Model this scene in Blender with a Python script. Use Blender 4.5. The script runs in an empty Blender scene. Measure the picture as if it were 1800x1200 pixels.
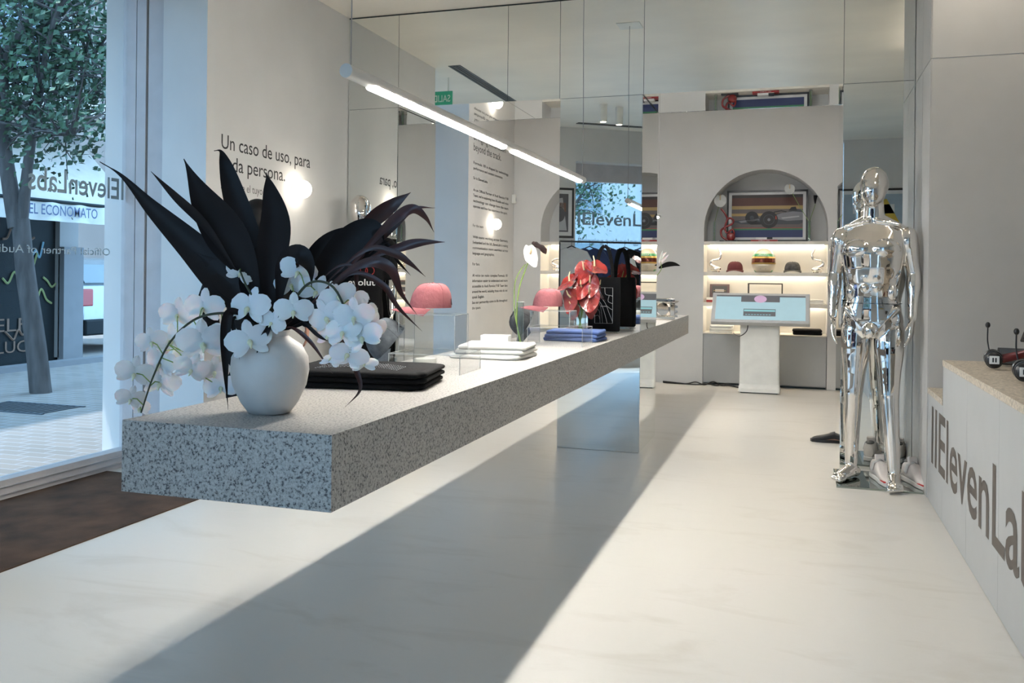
import bpy, bmesh, math, random
from mathutils import Vector, Matrix, Euler
random.seed(7)
S = bpy.context.scene
COL = S.collection
# ------------------------------------------------------------------ camera
HC = 1.216; FP = 1554.0; TH = math.radians(17.835); RO = 0.0107
cT, sT = math.cos(TH), math.sin(TH)
FW = Vector((-sT, cT, 0)); RT0 = Vector((cT, sT, 0)); ZZ = Vector((0, 0, 1))
RT = RT0*math.cos(RO)+ZZ*math.sin(RO); UP = ZZ*math.cos(RO)-RT0*math.sin(RO)
CAM = Vector((0, 0, HC))
cd = bpy.data.cameras.new('camera'); cam = bpy.data.objects.new('camera', cd); COL.objects.link(cam)
M = Matrix.Identity(4)
for i in range(3):
    M[i][0] = RT[i]; M[i][1] = UP[i]; M[i][2] = -FW[i]; M[i][3] = CAM[i]
cam.matrix_world = M
cd.sensor_width = 36; cd.lens = FP/1800*36; cd.shift_y = -(600-484.6)/1800; cd.clip_start = .05; cd.clip_end = 300
S.camera = cam
# ------------------------------------------------------------------ world, sun, exposure
w = bpy.data.worlds.new('sky'); S.world = w; w.use_nodes = True
nt = w.node_tree; bg = nt.nodes['Background']
tcw = nt.nodes.new('ShaderNodeTexCoord'); nzw = nt.nodes.new('ShaderNodeTexNoise'); nzw.inputs['Scale'].default_value = 3
rw = nt.nodes.new('ShaderNodeValToRGB'); rw.color_ramp.elements[0].color = (.28, .58, 1, 1); rw.color_ramp.elements[1].color = (.42, .72, 1, 1)
nt.links.new(tcw.outputs['Generated'], nzw.inputs['Vector']); nt.links.new(nzw.outputs['Fac'], rw.inputs['Fac']); nt.links.new(rw.outputs['Color'], bg.inputs['Color'])
bg.inputs['Strength'].default_value = 5.0
sl = bpy.data.lights.new('sun', 'SUN'); sun = bpy.data.objects.new('sun', sl); COL.objects.link(sun)
sl.energy = 3.6; sl.angle = .012; sl.color = (.88, .95, 1)
# light travels towards +X (from over the houses across the street), steep
sun.rotation_euler = Vector((.28, .25, -1)).to_track_quat('-Z', 'Y').to_euler()
S.view_settings.view_transform = 'Standard'; S.view_settings.look = 'None'; S.view_settings.gamma = 1
S.view_settings.use_curve_mapping = False; S.view_settings.exposure = 0.62
LEDL = 150.0          # radiance of the ceiling hung light tubes

# ------------------------------------------------------------------ helpers
def px(u, v, x=None, y=None, z=None, d=None):
    r = FW+RT*((u-900)/FP)+UP*((484.6-v)/FP)
    if x is not None: t = x/r.x
    elif y is not None: t = y/r.y
    elif z is not None: t = (z-HC)/r.z
    else: t = d
    return CAM+r*t

MATS = {}
def mat(name, col, rough=.5, metal=0, var=.06, scale=8, bump=0, bscale=60, spec=.5, emit=None, es=0, alpha=None, sheen=0, coat=0, sss=0, stretch=None, trans=0):
    if name in MATS: return MATS[name]
    m = bpy.data.materials.new(name); m.use_nodes = True; MATS[name] = m
    n = m.node_tree; b = n.nodes['Principled BSDF']; L = n.links.new
    b.inputs['Roughness'].default_value = rough; b.inputs['Metallic'].default_value = metal
    b.inputs['Specular IOR Level'].default_value = spec
    b.inputs['Coat Weight'].default_value = coat
    if sheen: b.inputs['Sheen Weight'].default_value = sheen
    if sss: b.inputs['Subsurface Weight'].default_value = sss; b.inputs['Subsurface Scale'].default_value = .02
    if trans: b.inputs['Transmission Weight'].default_value = trans
    tc = n.nodes.new('ShaderNodeTexCoord'); mp = n.nodes.new('ShaderNodeMapping'); L(tc.outputs['Object'], mp.inputs['Vector'])
    if stretch: mp.inputs['Scale'].default_value = stretch
    nz = n.nodes.new('ShaderNodeTexNoise'); nz.inputs['Scale'].default_value = scale; nz.inputs['Detail'].default_value = 6
    L(mp.outputs[0], nz.inputs['Vector'])
    rp = n.nodes.new('ShaderNodeValToRGB')
    rp.color_ramp.elements[0].position = .3; rp.color_ramp.elements[1].position = .7
    c = Vector(col)
    a = c*(1-var); z = c*(1+var)
    rp.color_ramp.elements[0].color = (*[max(0, min(1, q)) for q in a], 1); rp.color_ramp.elements[1].color = (*[min(1, q) for q in z], 1)
    L(nz.outputs['Fac'], rp.inputs['Fac']); L(rp.outputs['Color'], b.inputs['Base Color'])
    if bump:
        bn = n.nodes.new('ShaderNodeTexNoise'); bn.inputs['Scale'].default_value = bscale; bn.inputs['Detail'].default_value = 4
        L(mp.outputs[0], bn.inputs['Vector'])
        bp = n.nodes.new('ShaderNodeBump'); bp.inputs['Strength'].default_value = bump; bp.inputs['Distance'].default_value = .01
        L(bn.outputs['Fac'], bp.inputs['Height']); L(bp.outputs[0], b.inputs['Normal'])
    if emit: b.inputs['Emission Color'].default_value = (*emit, 1); b.inputs['Emission Strength'].default_value = es
    return m

def mat_glass(name, tint=(.93, .97, .97), f0=.04, rough=0, k=.8):
    if name in MATS: return MATS[name]
    m = bpy.data.materials.new(name); m.use_nodes = True; MATS[name] = m
    n = m.node_tree; n.nodes.clear(); L = n.links.new
    o = n.nodes.new('ShaderNodeOutputMaterial'); mx = n.nodes.new('ShaderNodeMixShader'); t = n.nodes.new('ShaderNodeBsdfTransparent'); g = n.nodes.new('ShaderNodeBsdfGlossy')
    fr = n.nodes.new('ShaderNodeLayerWeight'); fr.inputs['Blend'].default_value = .12
    ma = n.nodes.new('ShaderNodeMath'); ma.operation = 'MULTIPLY_ADD'; ma.inputs[1].default_value = k; ma.inputs[2].default_value = f0; ma.use_clamp = True
    t.inputs['Color'].default_value = (*tint, 1); g.inputs['Roughness'].default_value = rough
    L(fr.outputs['Fresnel'], ma.inputs[0]); L(ma.outputs[0], mx.inputs['Fac']); L(t.outputs[0], mx.inputs[1]); L(g.outputs[0], mx.inputs[2]); L(mx.outputs[0], o.inputs[0])
    return m

def mat_granite():
    m = bpy.data.materials.new('speckled_granite'); m.use_nodes = True; n = m.node_tree; b = n.nodes['Principled BSDF']; L = n.links.new
    tc = n.nodes.new('ShaderNodeTexCoord')
    nz = n.nodes.new('ShaderNodeTexNoise'); nz.inputs['Scale'].default_value = 150; nz.inputs['Detail'].default_value = 3; nz.inputs['Roughness'].default_value = .6
    L(tc.outputs['Object'], nz.inputs['Vector'])
    rp = n.nodes.new('ShaderNodeValToRGB'); e = rp.color_ramp.elements
    e[0].position = .36; e[0].color = (.085, .085, .09, 1); e[1].position = .45; e[1].color = (.44, .42, .395, 1)
    q = e.new(.62); q.color = (.60, .58, .55, 1)
    L(nz.outputs['Fac'], rp.inputs['Fac'])
    n2 = n.nodes.new('ShaderNodeTexNoise'); n2.inputs['Scale'].default_value = 260; L(tc.outputs['Object'], n2.inputs['Vector'])
    mx = n.nodes.new('ShaderNodeMix'); mx.data_type = 'RGBA'; mx.blend_type = 'MULTIPLY'; mx.inputs[0].default_value = .5
    L(rp.outputs[0], mx.inputs[6]); L(n2.outputs['Fac'], mx.inputs[7]); L(mx.outputs[2], b.inputs['Base Color'])
    b.inputs['Roughness'].default_value = .42
    return m

def mat_floor():
    m = bpy.data.materials.new('trowelled_microcement'); m.use_nodes = True; n = m.node_tree; b = n.nodes['Principled BSDF']; L = n.links.new
    tc = n.nodes.new('ShaderNodeTexCoord'); mp = n.nodes.new('ShaderNodeMapping'); mp.inputs['Scale'].default_value = (.9, 2.6, 1); L(tc.outputs['Object'], mp.inputs['Vector'])
    nz = n.nodes.new('ShaderNodeTexNoise'); nz.inputs['Scale'].default_value = 1.5; nz.inputs['Detail'].default_value = 9; nz.inputs['Roughness'].default_value = .62; nz.inputs['Distortion'].default_value = .8
    L(mp.outputs[0], nz.inputs['Vector'])
    rp = n.nodes.new('ShaderNodeValToRGB'); e = rp.color_ramp.elements
    e[0].position = .33; e[0].color = (.535, .505, .455, 1); e[1].position = .47; e[1].color = (.60, .575, .53, 1)
    L(nz.outputs['Fac'], rp.inputs['Fac']); L(rp.outputs[0], b.inputs['Base Color'])
    r2 = n.nodes.new('ShaderNodeMapRange'); b.inputs['Specular IOR Level'].default_value = .75; r2.inputs[3].default_value = .26; r2.inputs[4].default_value = .44
    L(nz.outputs['Fac'], r2.inputs[0]); L(r2.outputs[0], b.inputs['Roughness'])
    bp = n.nodes.new('ShaderNodeBump'); bp.inputs['Strength'].default_value = .08; bp.inputs['Distance'].default_value = .02
    L(nz.outputs['Fac'], bp.inputs['Height']); L(bp.outputs[0], b.inputs['Normal'])
    return m

def mat_paving():
    m = bpy.data.materials.new('street_paving'); m.use_nodes = True; n = m.node_tree; b = n.nodes['Principled BSDF']; L = n.links.new
    tc = n.nodes.new('ShaderNodeTexCoord'); br = n.nodes.new('ShaderNodeTexBrick'); L(tc.outputs['Object'], br.inputs['Vector'])
    br.inputs['Scale'].default_value = 2.2; br.inputs['Color1'].default_value = (.22, .19, .165, 1); br.inputs['Color2'].default_value = (.18, .16, .14, 1)
    br.inputs['Mortar'].default_value = (.28, .28, .29, 1); br.inputs['Mortar Size'].default_value = .012
    L(br.outputs['Color'], b.inputs['Base Color']); b.inputs['Roughness'].default_value = .8
    return m

class MB:
    def __init__(s): s.v = []; s.f = []; s.m = []; s.s = []
    def add(s, vs, fs, mi=0, sm=False):
        o = len(s.v); s.v += [Vector(p) for p in vs]
        for f in fs: s.f.append([i+o for i in f]); s.m.append(mi); s.s.append(sm)
        return s
    def merge(s, o, M=None, mi=None):
        k = len(s.v); s.v += [(M @ p if M else p.copy()) for p in o.v]
        for f, m, q in zip(o.f, o.m, o.s): s.f.append([i+k for i in f]); s.m.append(m if mi is None else mi); s.s.append(q)
        return s
    def box(s, x0, x1, y0, y1, z0, z1, mi=0):
        v = [(x, y, z) for z in (z0, z1) for y in (y0, y1) for x in (x0, x1)]
        return s.add(v, [(0, 2, 3, 1), (4, 5, 7, 6), (0, 1, 5, 4), (2, 6, 7, 3), (0, 4, 6, 2), (1, 3, 7, 5)], mi)
    def obox(s, c, ax, ay, az, mi=0):
        c, ax, ay, az = map(Vector, (c, ax, ay, az))
        v = [c+ax*i+ay*j+az*k for k in (-1, 1) for j in (-1, 1) for i in (-1, 1)]
        return s.add(v, [(0, 2, 3, 1), (4, 5, 7, 6), (0, 1, 5, 4), (2, 6, 7, 3), (0, 4, 6, 2), (1, 3, 7, 5)], mi)
    def loft(s, rings, mi=0, sm=True, cap=True, closed=True):
        n = len(rings[0]); vs = [p for r in rings for p in r]; fs = []
        for i in range(len(rings)-1):
            for j in range(n if closed else n-1):
                a = i*n+j; b = i*n+(j+1) % n; fs.append((a, b, b+n, a+n))
        if cap: fs.append(tuple(range(n))[::-1]); fs.append(tuple(range((len(rings)-1)*n, len(rings)*n)))
        return s.add(vs, fs, mi, sm)
    def tube(s, pts, r, n=10, mi=0, ry=None, ref=None, cap=True):
        pts = [Vector(p) for p in pts]; k = len(pts)
        r = r if isinstance(r, (list, tuple)) else [r]*k
        ry = r if ry is None else (ry if isinstance(ry, (list, tuple)) else [ry]*k)
        T = []
        for i in range(k):
            d = pts[min(i+1, k-1)]-pts[max(i-1, 0)]; T.append(d.normalized() if d.length > 1e-9 else Vector((0, 0, 1)))
        a = Vector(ref) if ref else (Vector((1, 0, 0)) if abs(T[0].x) < .8 else Vector((0, 1, 0)))
        rings = []
        for i in range(k):
            a = a-T[i]*a.dot(T[i]); a.normalize(); b = T[i].cross(a)
            rings.append([pts[i]+a*(r[i]*math.cos(q))+b*(ry[i]*math.sin(q)) for q in [2*math.pi*j/n for j in range(n)]])
            if ref: a = Vector(ref)
        return s.loft(rings, mi, True, cap)
    def cyl(s, p0, p1, r0, r1=None, n=20, mi=0): return s.tube([p0, p1], [r0, r0 if r1 is None else r1], n, mi)
    def lathe(s, prof, c=(0, 0, 0), n=40, mi=0, sm=True):
        c = Vector(c)
        return s.loft([[c+Vector((r*math.cos(2*math.pi*j/n), r*math.sin(2*math.pi*j/n), z)) for j in range(n)] for r, z in prof], mi, sm)
    def ell(s, c, r, rot=None, n=14, mi=0):
        c = Vector(c); R = Euler(rot).to_matrix() if rot else Matrix.Identity(3); m = max(6, n*2//3)
        rings = []
        for i in range(m+1):
            t = -math.pi/2+math.pi*(i/m); t = max(-math.pi/2+.02, min(math.pi/2-.02, t))
            rings.append([c+R @ Vector((r[0]*math.cos(t)*math.cos(q), r[1]*math.cos(t)*math.sin(q), r[2]*math.sin(t))) for q in [2*math.pi*j/n for j in range(n)]])
        return s.loft(rings, mi)
    def prism(s, poly, o, ex, ey, h, mi=0):
        o, ex, ey = Vector(o), Vector(ex), Vector(ey); ez = ex.cross(ey).normalized()*h; n = len(poly)
        a = [o+ex*p[0]+ey*p[1] for p in poly]; b = [p+ez for p in a]
        return s.add(a+b, [tuple(range(n))[::-1], tuple(range(n, 2*n))]+[(i, (i+1) % n, n+(i+1) % n, n+i) for i in range(n)], mi)
    def mesh(s, name, mats, off=Vector((0, 0, 0))):
        me = bpy.data.meshes.new(name); me.from_pydata([tuple(p-off) for p in s.v], [], s.f)
        for m in mats: me.materials.append(m)
        me.polygons.foreach_set('material_index', s.m); me.polygons.foreach_set('use_smooth', s.s); me.update()
        bm = bmesh.new(); bm.from_mesh(me); bmesh.ops.recalc_face_normals(bm, faces=bm.faces)
        if len(bm.faces) < 20000:
            for e in bm.edges:
                if len(e.link_faces) == 2 and e.calc_face_angle(0) > .9: e.smooth = False
        bm.to_mesh(me); bm.free()
        return me
    def xf(s, M): s.v = [M @ p for p in s.v]; return s

def frommesh(me, mi=0, sm=True):
    r = MB(); r.add([v.co.copy() for v in me.vertices], [tuple(p.vertices) for p in me.polygons], mi, sm); return r
def remesh(mb, vox, it=6, f=.5):
    me = mb.mesh('tmp', []); o = bpy.data.objects.new('tmp', me); COL.objects.link(o)
    m = o.modifiers.new('r', 'REMESH'); m.mode = 'VOXEL'; m.voxel_size = vox
    k = o.modifiers.new('s', 'SMOOTH'); k.iterations = it; k.factor = f
    dg = bpy.context.evaluated_depsgraph_get(); e = bpy.data.meshes.new_from_object(o.evaluated_get(dg))
    r = frommesh(e); bpy.data.objects.remove(o); bpy.data.meshes.remove(e); bpy.data.meshes.remove(me)
    return r
WL = {}
def empty(name, loc, label, cat, group=None, rz=0):
    o = bpy.data.objects.new(name, None); COL.objects.link(o); o.location = loc; o.rotation_euler = (0, 0, rz); o.empty_display_size = .05
    o['label'] = label; o['category'] = cat
    if group: o['group'] = group
    WL[o] = Vector(loc)
    return o
def part(name, mb, m, par, W=False, bevel=0, label=None, sub=0):
    """part of a thing; W: coordinates were given in the world frame"""
    ms = m if isinstance(m, (list, tuple)) else [m]
    off = WL[par] if W else Vector((0, 0, 0))
    o = bpy.data.objects.new(name, mb.mesh(name, ms, off)); COL.objects.link(o); o.parent = par
    WL[o] = off if W else WL[par]
    WL[o] = WL[par]
    fin(o, bevel, sub)
    if label: o['label'] = label
    return o
def fin(o, bevel, sub):
    if bevel:
        b = o.modifiers.new('bevel', 'BEVEL'); b.width = bevel; b.segments = 3; b.limit_method = 'ANGLE'; b.angle_limit = math.radians(40)
        for p in o.data.polygons: p.use_smooth = True
        w_ = o.modifiers.new('wn', 'WEIGHTED_NORMAL'); w_.keep_sharp = True
    if sub: q = o.modifiers.new('sub', 'SUBSURF'); q.levels = sub; q.render_levels = sub
def single(name, mb, m, label, cat, group=None, bevel=0, kind=None, sub=0):
    ms = m if isinstance(m, (list, tuple)) else [m]
    xs = [p.x for p in mb.v]; ys = [p.y for p in mb.v]; z0 = min(p.z for p in mb.v)
    c = Vector(((min(xs)+max(xs))/2, (min(ys)+max(ys))/2, z0))
    o = bpy.data.objects.new(name, mb.mesh(name, ms, c)); COL.objects.link(o); o.location = c
    WL[o] = c
    fin(o, bevel, sub)
    if label: o['label'] = label; o['category'] = cat
    if group: o['group'] = group
    if kind: o['kind'] = kind
    return o
def struct(name, mb, m, bevel=0): return single(name, mb, m, None, None, kind='structure', bevel=bevel)
def dup(root, loc, label=None, rz=None, group=None, scale=None):
    def cp(o, p):
        c = o.copy(); COL.objects.link(c)
        if p: c.parent = p
        for ch in [x for x in bpy.data.objects if x.parent == o]: cp(ch, c)
        return c
    r = cp(root, None); r.location = loc; WL[r] = Vector(loc)
    if rz is not None: r.rotation_euler = (0, 0, rz)
    if scale: r.scale = (scale,)*3
    if label: r['label'] = label
    if group: r['group'] = group
    return r
def text(body, o, ex, ey, cap, width=None, bold=0, depth=.0008, spacing=1.0, mi=0, align='L'):
    """letters as thin raised geometry; o = left end of base line, cap = capital height"""
    cu = bpy.data.curves.new('t', 'FONT'); cu.body = body; cu.size = 1; cu.offset = bold; cu.resolution_u = 3; cu.space_character = spacing
    ob = bpy.data.objects.new('t', cu); COL.objects.link(ob); dg = bpy.context.evaluated_depsgraph_get()
    me = bpy.data.meshes.new_from_object(ob.evaluated_get(dg)); bpy.data.objects.remove(ob)
    o, ex, ey = Vector(o), Vector(ex).normalized(), Vector(ey).normalized(); ez = ex.cross(ey)
    xs = [v.co.x for v in me.vertices] or [0, 1]; x0, x1 = min(xs), max(xs); sy = cap/.729; sx = (width/(x1-x0)) if width else sy
    if align == 'R': o = o-ex*((x1-x0)*sx)
    r = MB(); r.add([o+ex*((v.co.x-x0)*sx)+ey*(v.co.y*sy)+ez*depth for v in me.vertices], [tuple(p.vertices) for p in me.polygons], mi)
    bpy.data.meshes.remove(me); bpy.data.curves.remove(cu)
    return r

# ------------------------------------------------------------------ materials
wallm = mat('wall_plaster', (.60, .595, .58), .75, var=.035, scale=2.2, bump=.05, bscale=25)
ceilm = mat('ceiling_stucco', (.86, .80, .70), .42, var=.06, scale=1.1, bump=.10, bscale=3.5, stretch=(1, 1.7, 1))
floorm = mat_floor(); granite = mat_granite(); paving = mat_paving()
mirror = mat('mirror_silver', (.86, .88, .86), .0, 1, var=0)
edgem = mat('mirror_edge', (.02, .035, .035), .3)
chrome = mat('chrome_plating', (.80, .77, .735), .025, 1, var=.01)
framem = mat('window_frame_paint', (.46, .45, .46), .45)
glassm = mat_glass('window_pane', (.985, .99, .99), .004, k=.35)
acryl = mat_glass('clear_acrylic', (.985, .99, .99), .02, k=.35)
acredge = mat('acrylic_edge', (.85, .9, .9), .2, var=.01, trans=.6)
vglass = mat_glass('vase_glass', (.93, .965, .955), .06, k=.6)
black = mat('black_cloth', (.006, .006, .007), .9, spec=.2, bump=.2, bscale=90)
navy = mat('navy_cloth', (.015, .028, .085), .85, bump=.2)
blackp = mat('black_plastic', (.015, .015, .016), .32)
whitep = mat('white_powder_coat', (.74, .74, .70), .45)
whitec = mat('white_cotton', (.64, .635, .61), .9, bump=.25, bscale=30)
bluec = mat('blue_cotton', (.07, .12, .30), .9, bump=.25, bscale=30)
greyc = mat('grey_denim', (.085, .098, .112), .9, var=.3, scale=30, bump=.3)
dgreyc = mat('washed_black_cotton', (.05, .052, .055), .9, var=.4, scale=25, bump=.3)
pinkc = mat('dusty_pink_cotton', (.27, .085, .095), .9, var=.12, scale=25, bump=.25)
maroonc = mat('maroon_cotton', (.10, .02, .025), .9, bump=.2)
vinyl = mat('black_vinyl', (.012, .012, .013), .6)
vinylg = mat('grey_vinyl', (.22, .22, .22), .6)
vinylb = mat('taupe_vinyl', (.085, .07, .058), .55)
glassv = mat('window_vinyl', (.24, .31, .34), .6)
glassv2 = mat('pale_window_vinyl', (.40, .50, .56), .6)
panelm = mat('laminate_panel', (.44, .43, .41), .5, var=.02)
panelb = mat('grey_laminate', (.40, .41, .41), .5, var=.02)
nichem = mat('niche_plaster', (.72, .68, .60), .7)
leafd = mat('dark_plum_leaf', (.006, .004, .005), .5, var=.3, scale=14, spec=.25)
leafr = mat('burgundy_leaf', (.040, .009, .009), .42, var=.5, scale=10, coat=.12)
petal = mat('white_petal', (.80, .81, .83), .55, var=.03, sss=.2)
lipm = mat('yellow_lip', (.70, .71, .50), .5)
green = mat('green_stem', (.20, .30, .07), .5)
dstem = mat('dark_stem', (.03, .04, .02), .5)
redsp = mat('red_spathe', (.22, .020, .018), .2, var=.25, scale=20, bump=.5, bscale=45, coat=.6)
skin = mat('skin', (.42, .22, .15), .5, sss=.1)
hairm = mat('black_hair', (.004, .0035, .0035), .6, spec=.25)
LEDM = bpy.data.materials.new('led_diffuser'); LEDM.use_nodes = True
_b = LEDM.node_tree.nodes['Principled BSDF']; _b.inputs['Base Color'].default_value = (.9, .9, .9, 1); _b.inputs['Emission Color'].default_value = (1, .95, .87, 1); _b.inputs['Emission Strength'].default_value = LEDL
ledn = mat('led_strip', (.9, .9, .9), .5, emit=(1, .86, .66), es=20)
globm = mat('globe_glass', (.9, .9, .9), .5, emit=(1, .90, .76), es=10)

X, Y, Z = Vector((1, 0, 0)), Vector((0, 1, 0)), Vector((0, 0, 1))
ZC = 3.185; MY = 6.09; MY2 = 6.82; BZ = 2.478; BW = 10.3; XL = -3.30; XR = .71; XG = -4.05

# ------------------------------------------------------------------ room shell
PLAN = [(-4.25, 10.9), (-4.25, 1.5), (-.237, -1.36), (-.02, -1.45), (3.2, -1.45), (3.2, 10.9)]
struct('floor', MB().prism(PLAN, (0, 0, -.06), (1, 0, 0), (0, 1, 0), .06), floorm)
struct('ceiling', MB().prism(PLAN, (0, 0, ZC), (1, 0, 0), (0, 1, 0), .15), ceilm)
def poly_wall(name, pts, z0=0, z1=ZC, m=wallm):
    return struct(name, MB().prism([(p[0], p[1]) for p in pts], (0, 0, z0), (1, 0, 0), (0, 1, 0), z1-z0), m)
# left wall: two plaster piers with splayed reveals between the shop windows
poly_wall('wall_left', [(XL, 4.38), (-3.75, 4.55), (-3.75, 4.62), (-4.25, 4.62), (-4.25, 7.0), (XL, 7.0)])
poly_wall('wall_left_far', [(XL, 8.72), (-3.75, 8.89), (-3.75, 8.96), (-4.25, 8.96), (-4.25, 10.9), (XL, 10.9)])
poly_wall('wall_left_near', [(XL, 1.15), (-4.25, 1.0), (-4.25, 1.45), (-3.75, 1.45), (XL, 1.50)])
struct('wall_left_lintel', MB().box(-4.25, -3.95, 1.45, 9.0, 3.06, ZC), wallm)
# rear facade, oblique, with a shop window; then a short straight piece behind the camera
A0 = Vector((XL, 1.15, 0)); DR = Vector((.819, -.574, 0)); NR = Vector((.574, .819, 0))   # NR points into the room
def rw_box(t0, t1, n0, n1, z0, z1, mb=None, mi=0):
    mb = mb or MB(); c = A0+DR*((t0+t1)/2)+NR*((n0+n1)/2)+Z*((z0+z1)/2)
    return mb.obox(c, DR*(t1-t0)/2, NR*(n1-n0)/2, Z*(z1-z0)/2, mi)
b = MB(); rw_box(-1.2, .62, -.3, 0, 0, ZC, b); rw_box(.62, 2.55, -.3, 0, 2.74, ZC, b); rw_box(.62, 2.55, -.3, 0, 0, .30, b); rw_box(2.55, 3.05, -.3, 0, 0, ZC, b)
rw_box(3.05, 3.95, -.3, 0, 2.6, ZC, b)
struct('wall_back', b, wallm)
b = MB().box(-.02, 3.2, -1.45, -1.15, 0, ZC); struct('wall_entrance', b, wallm)
struct('wall_right', MB().box(3.0, 3.2, -1.2, 10.9, 0, ZC), wallm)
# far wall with two arched niches
def arch_wall():
    mb = MB(); d0, d1 = BW, BW+.02
    xs = [(-3.6, -2.954), (-1.614, -1.012), (.326, 3.2)]
    for a, c in xs: mb.box(a, c, BW, BW+.45, 0, ZC)
    for a, c in ((-2.954, -1.614), (-1.012, .326)):
        R = (c-a)/2; zc = 1.77; n = 28
        top = [(a+R-R*math.cos(math.pi*i/n), zc+R*math.sin(math.pi*i/n)) for i in range(n+1)]
        for i in range(n):
            (xa, za), (xb, zb) = top[i], top[i+1]
            for y, fl in ((BW, 0),):
                mb.add([(xa, y, za), (xb, y, zb), (xb, y, ZC), (xa, y, ZC)], [(0, 1, 2, 3)])
            mb.add([(xa, BW, za), (xb, BW, zb), (xb, BW+.4, zb), (xa, BW+.4, za)], [(0, 1, 2, 3)])
        mb.box(a, c, BW+.4, BW+.45, 0, ZC)
    return mb
struct('wall_far', arch_wall(), wallm)
# pier on the right: side panel flush with the counter front, face towards the camera
b = MB().box(XR, 3.2, 5.43, 6.84, 0, ZC); struct('wall_pier', b, wallm)
b = MB()
for z0, z1 in ((.0, 2.452), (2.458, ZC)):
    b.box(XR-.006, XR, 5.43, 5.75, z0, z1); b.box(XR-.006, XR, 5.754, 6.085, z0, z1); b.box(XR, 3.0, 5.424, 5.43, z0 if z0 else .0, z1)
single('wall_cladding', b, panelm, 'grey panel cladding on the pier between the mirror and the counter', 'wall panel')
for i, (y0, y1) in enumerate(((2.25, 4.38), (7.0, 8.72))): pass

# ------------------------------------------------------------------ windows of the left wall
def left_window(n, y0, y1, letters):
    b = MB().box(XG-.03, -3.985, y0, y1, 0, .105)                 # deep bottom rail
    b.box(XG+.012, -3.97, y0, y1, .03, .034); b.box(XG+.012, -3.97, y0, y1, .07, .073)
    b.box(XG-.05, -3.96, y0, y1, 3.0, ZC-.12)
    for (a, c) in ((y1-.02, y1+.04),):
        b.box(XG-.03, -3.98, a, c, 0, 3.06); b.box(-3.97, -3.90, a-.005, c, 0, 3.06); b.box(-3.885, -3.76, a, c, 0, 3.06)
    b.box(XG-.03, -3.9, y0, y0+.05, 0, 3.06)
    o = struct('window_%d' % n, b, framem)
    g = MB().box(XG-.006, XG+.006, y0+.05, y1-.02, .105, 3.0)
    part('pane', g, glassm, o, W=True)
    if letters:
        t = text('IIElevenLabs', px(225, 352, x=XG-.008), (0, -1, 0), Z, .135, px(225, 352, x=XG).y-3.84+.01, bold=.012, depth=0)
        part('lettering', t, glassv, o, W=True, label='grey shop name lettering on the window glass')
        y1_ = px(195, 450, x=XG).y
        t = text('Official Partner of Audi Revolut F1 Team', (XG-.008, y1_, 1.315), (0, -1, 0), Z, .046, 1.42, depth=0)
        part('lettering', t, glassv2, o, W=True, label='small pale lettering line on the window glass')
    return o
left_window(1, 1.45, 4.60, True); left_window(2, 7.0, 8.94, False)
b = MB(); rw_box(.62, 2.55, -.27, -.2, .30, .38, b); rw_box(.62, .68, -.27, -.2, .3, 2.74, b); rw_box(2.49, 2.55, -.27, -.2, .3, 2.74, b); rw_box(.62, 2.55, -.27, -.2, 2.5, 2.74, b)
wr = struct('window_3', b, framem)
part('pane', rw_box(.66, 2.5, -.24, -.23, .36, 2.52), glassm, wr, W=True)
tl = MB(); o_ = A0+DR*.68+NR*(-.247)     # reads from the street, so also in the mirrors
tl.merge(text('IIElevenLabs', o_+Z*1.92, DR, Z, .18, 1.38, bold=.012, depth=0)); tl.merge(text('Bringing technology', o_+DR*.08+Z*1.67, DR, Z, .075, .92, bold=.004, depth=0))
part('lettering', tl, glassv, wr, W=True, label='grey shop name and slogan lettering on the window glass')
b = MB(); rw_box(3.05, 3.12, -.2, -.12, 0, 2.6, b); rw_box(3.88, 3.95, -.2, -.12, 0, 2.6, b); rw_box(3.05, 3.95, -.2, -.12, 2.5, 2.6, b); rw_box(3.05, 3.95, -.2, -.12, 0, .1, b)
dr = struct('door_ambient', b, framem); part('pane', rw_box(3.1, 3.9, -.165, -.155, .1, 2.5), glassm, dr, W=True)  # unseen glass door behind the camera, put in to let ambient light in
part('door_handle', MB().tube([A0+DR*3.18+NR*(-.07)+Z*z for z in (.8, 1.4)], .014), chrome, dr, W=True)

# ------------------------------------------------------------------ mirror clad beam and columns
def mirror_box(name, x0, x1, z0, z1, label, joints=(), side=True):
    r = empty(name, ((x0+x1)/2, MY, z0), label, 'mirror column')
    part('core', MB().box(x0+.006, x1-.006, MY+.006, MY2-.006, z0, z1), edgem, r, W=True)
    e = .0015
    part('mirror_panel', MB().box(x0+.004, x1-.004, MY, MY+.005, z0+e, z1-e), mirror, r, W=True)
    part('mirror_panel', MB().box(x0+e, x1-e, MY2-.005, MY2, z0+e, z1-e), mirror, r, W=True)
    part('mirror_panel', MB().box(x0, x0+.005, MY+.007, MY2-.007, z0+e, z1-e), mirror, r, W=True)
    part('mirror_panel', MB().box(x1-.005, x1, MY+.007, MY2-.007, z0+e, z1-e), mirror, r, W=True)
    return r
ST, SB, SX0, SX1, SY0, SY1 = .842, .662, -1.617, -1.022, 1.825, 8.95
mirror_box('mirror_column', XL+.003, -2.876, 0, BZ, 'mirror-clad column at the left plaster wall behind the dressed mannequin')
cc = mirror_box('mirror_column', SX0+.004, SX1-.002, ST, BZ, 'mirror-clad central column rising through the granite table')
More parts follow.
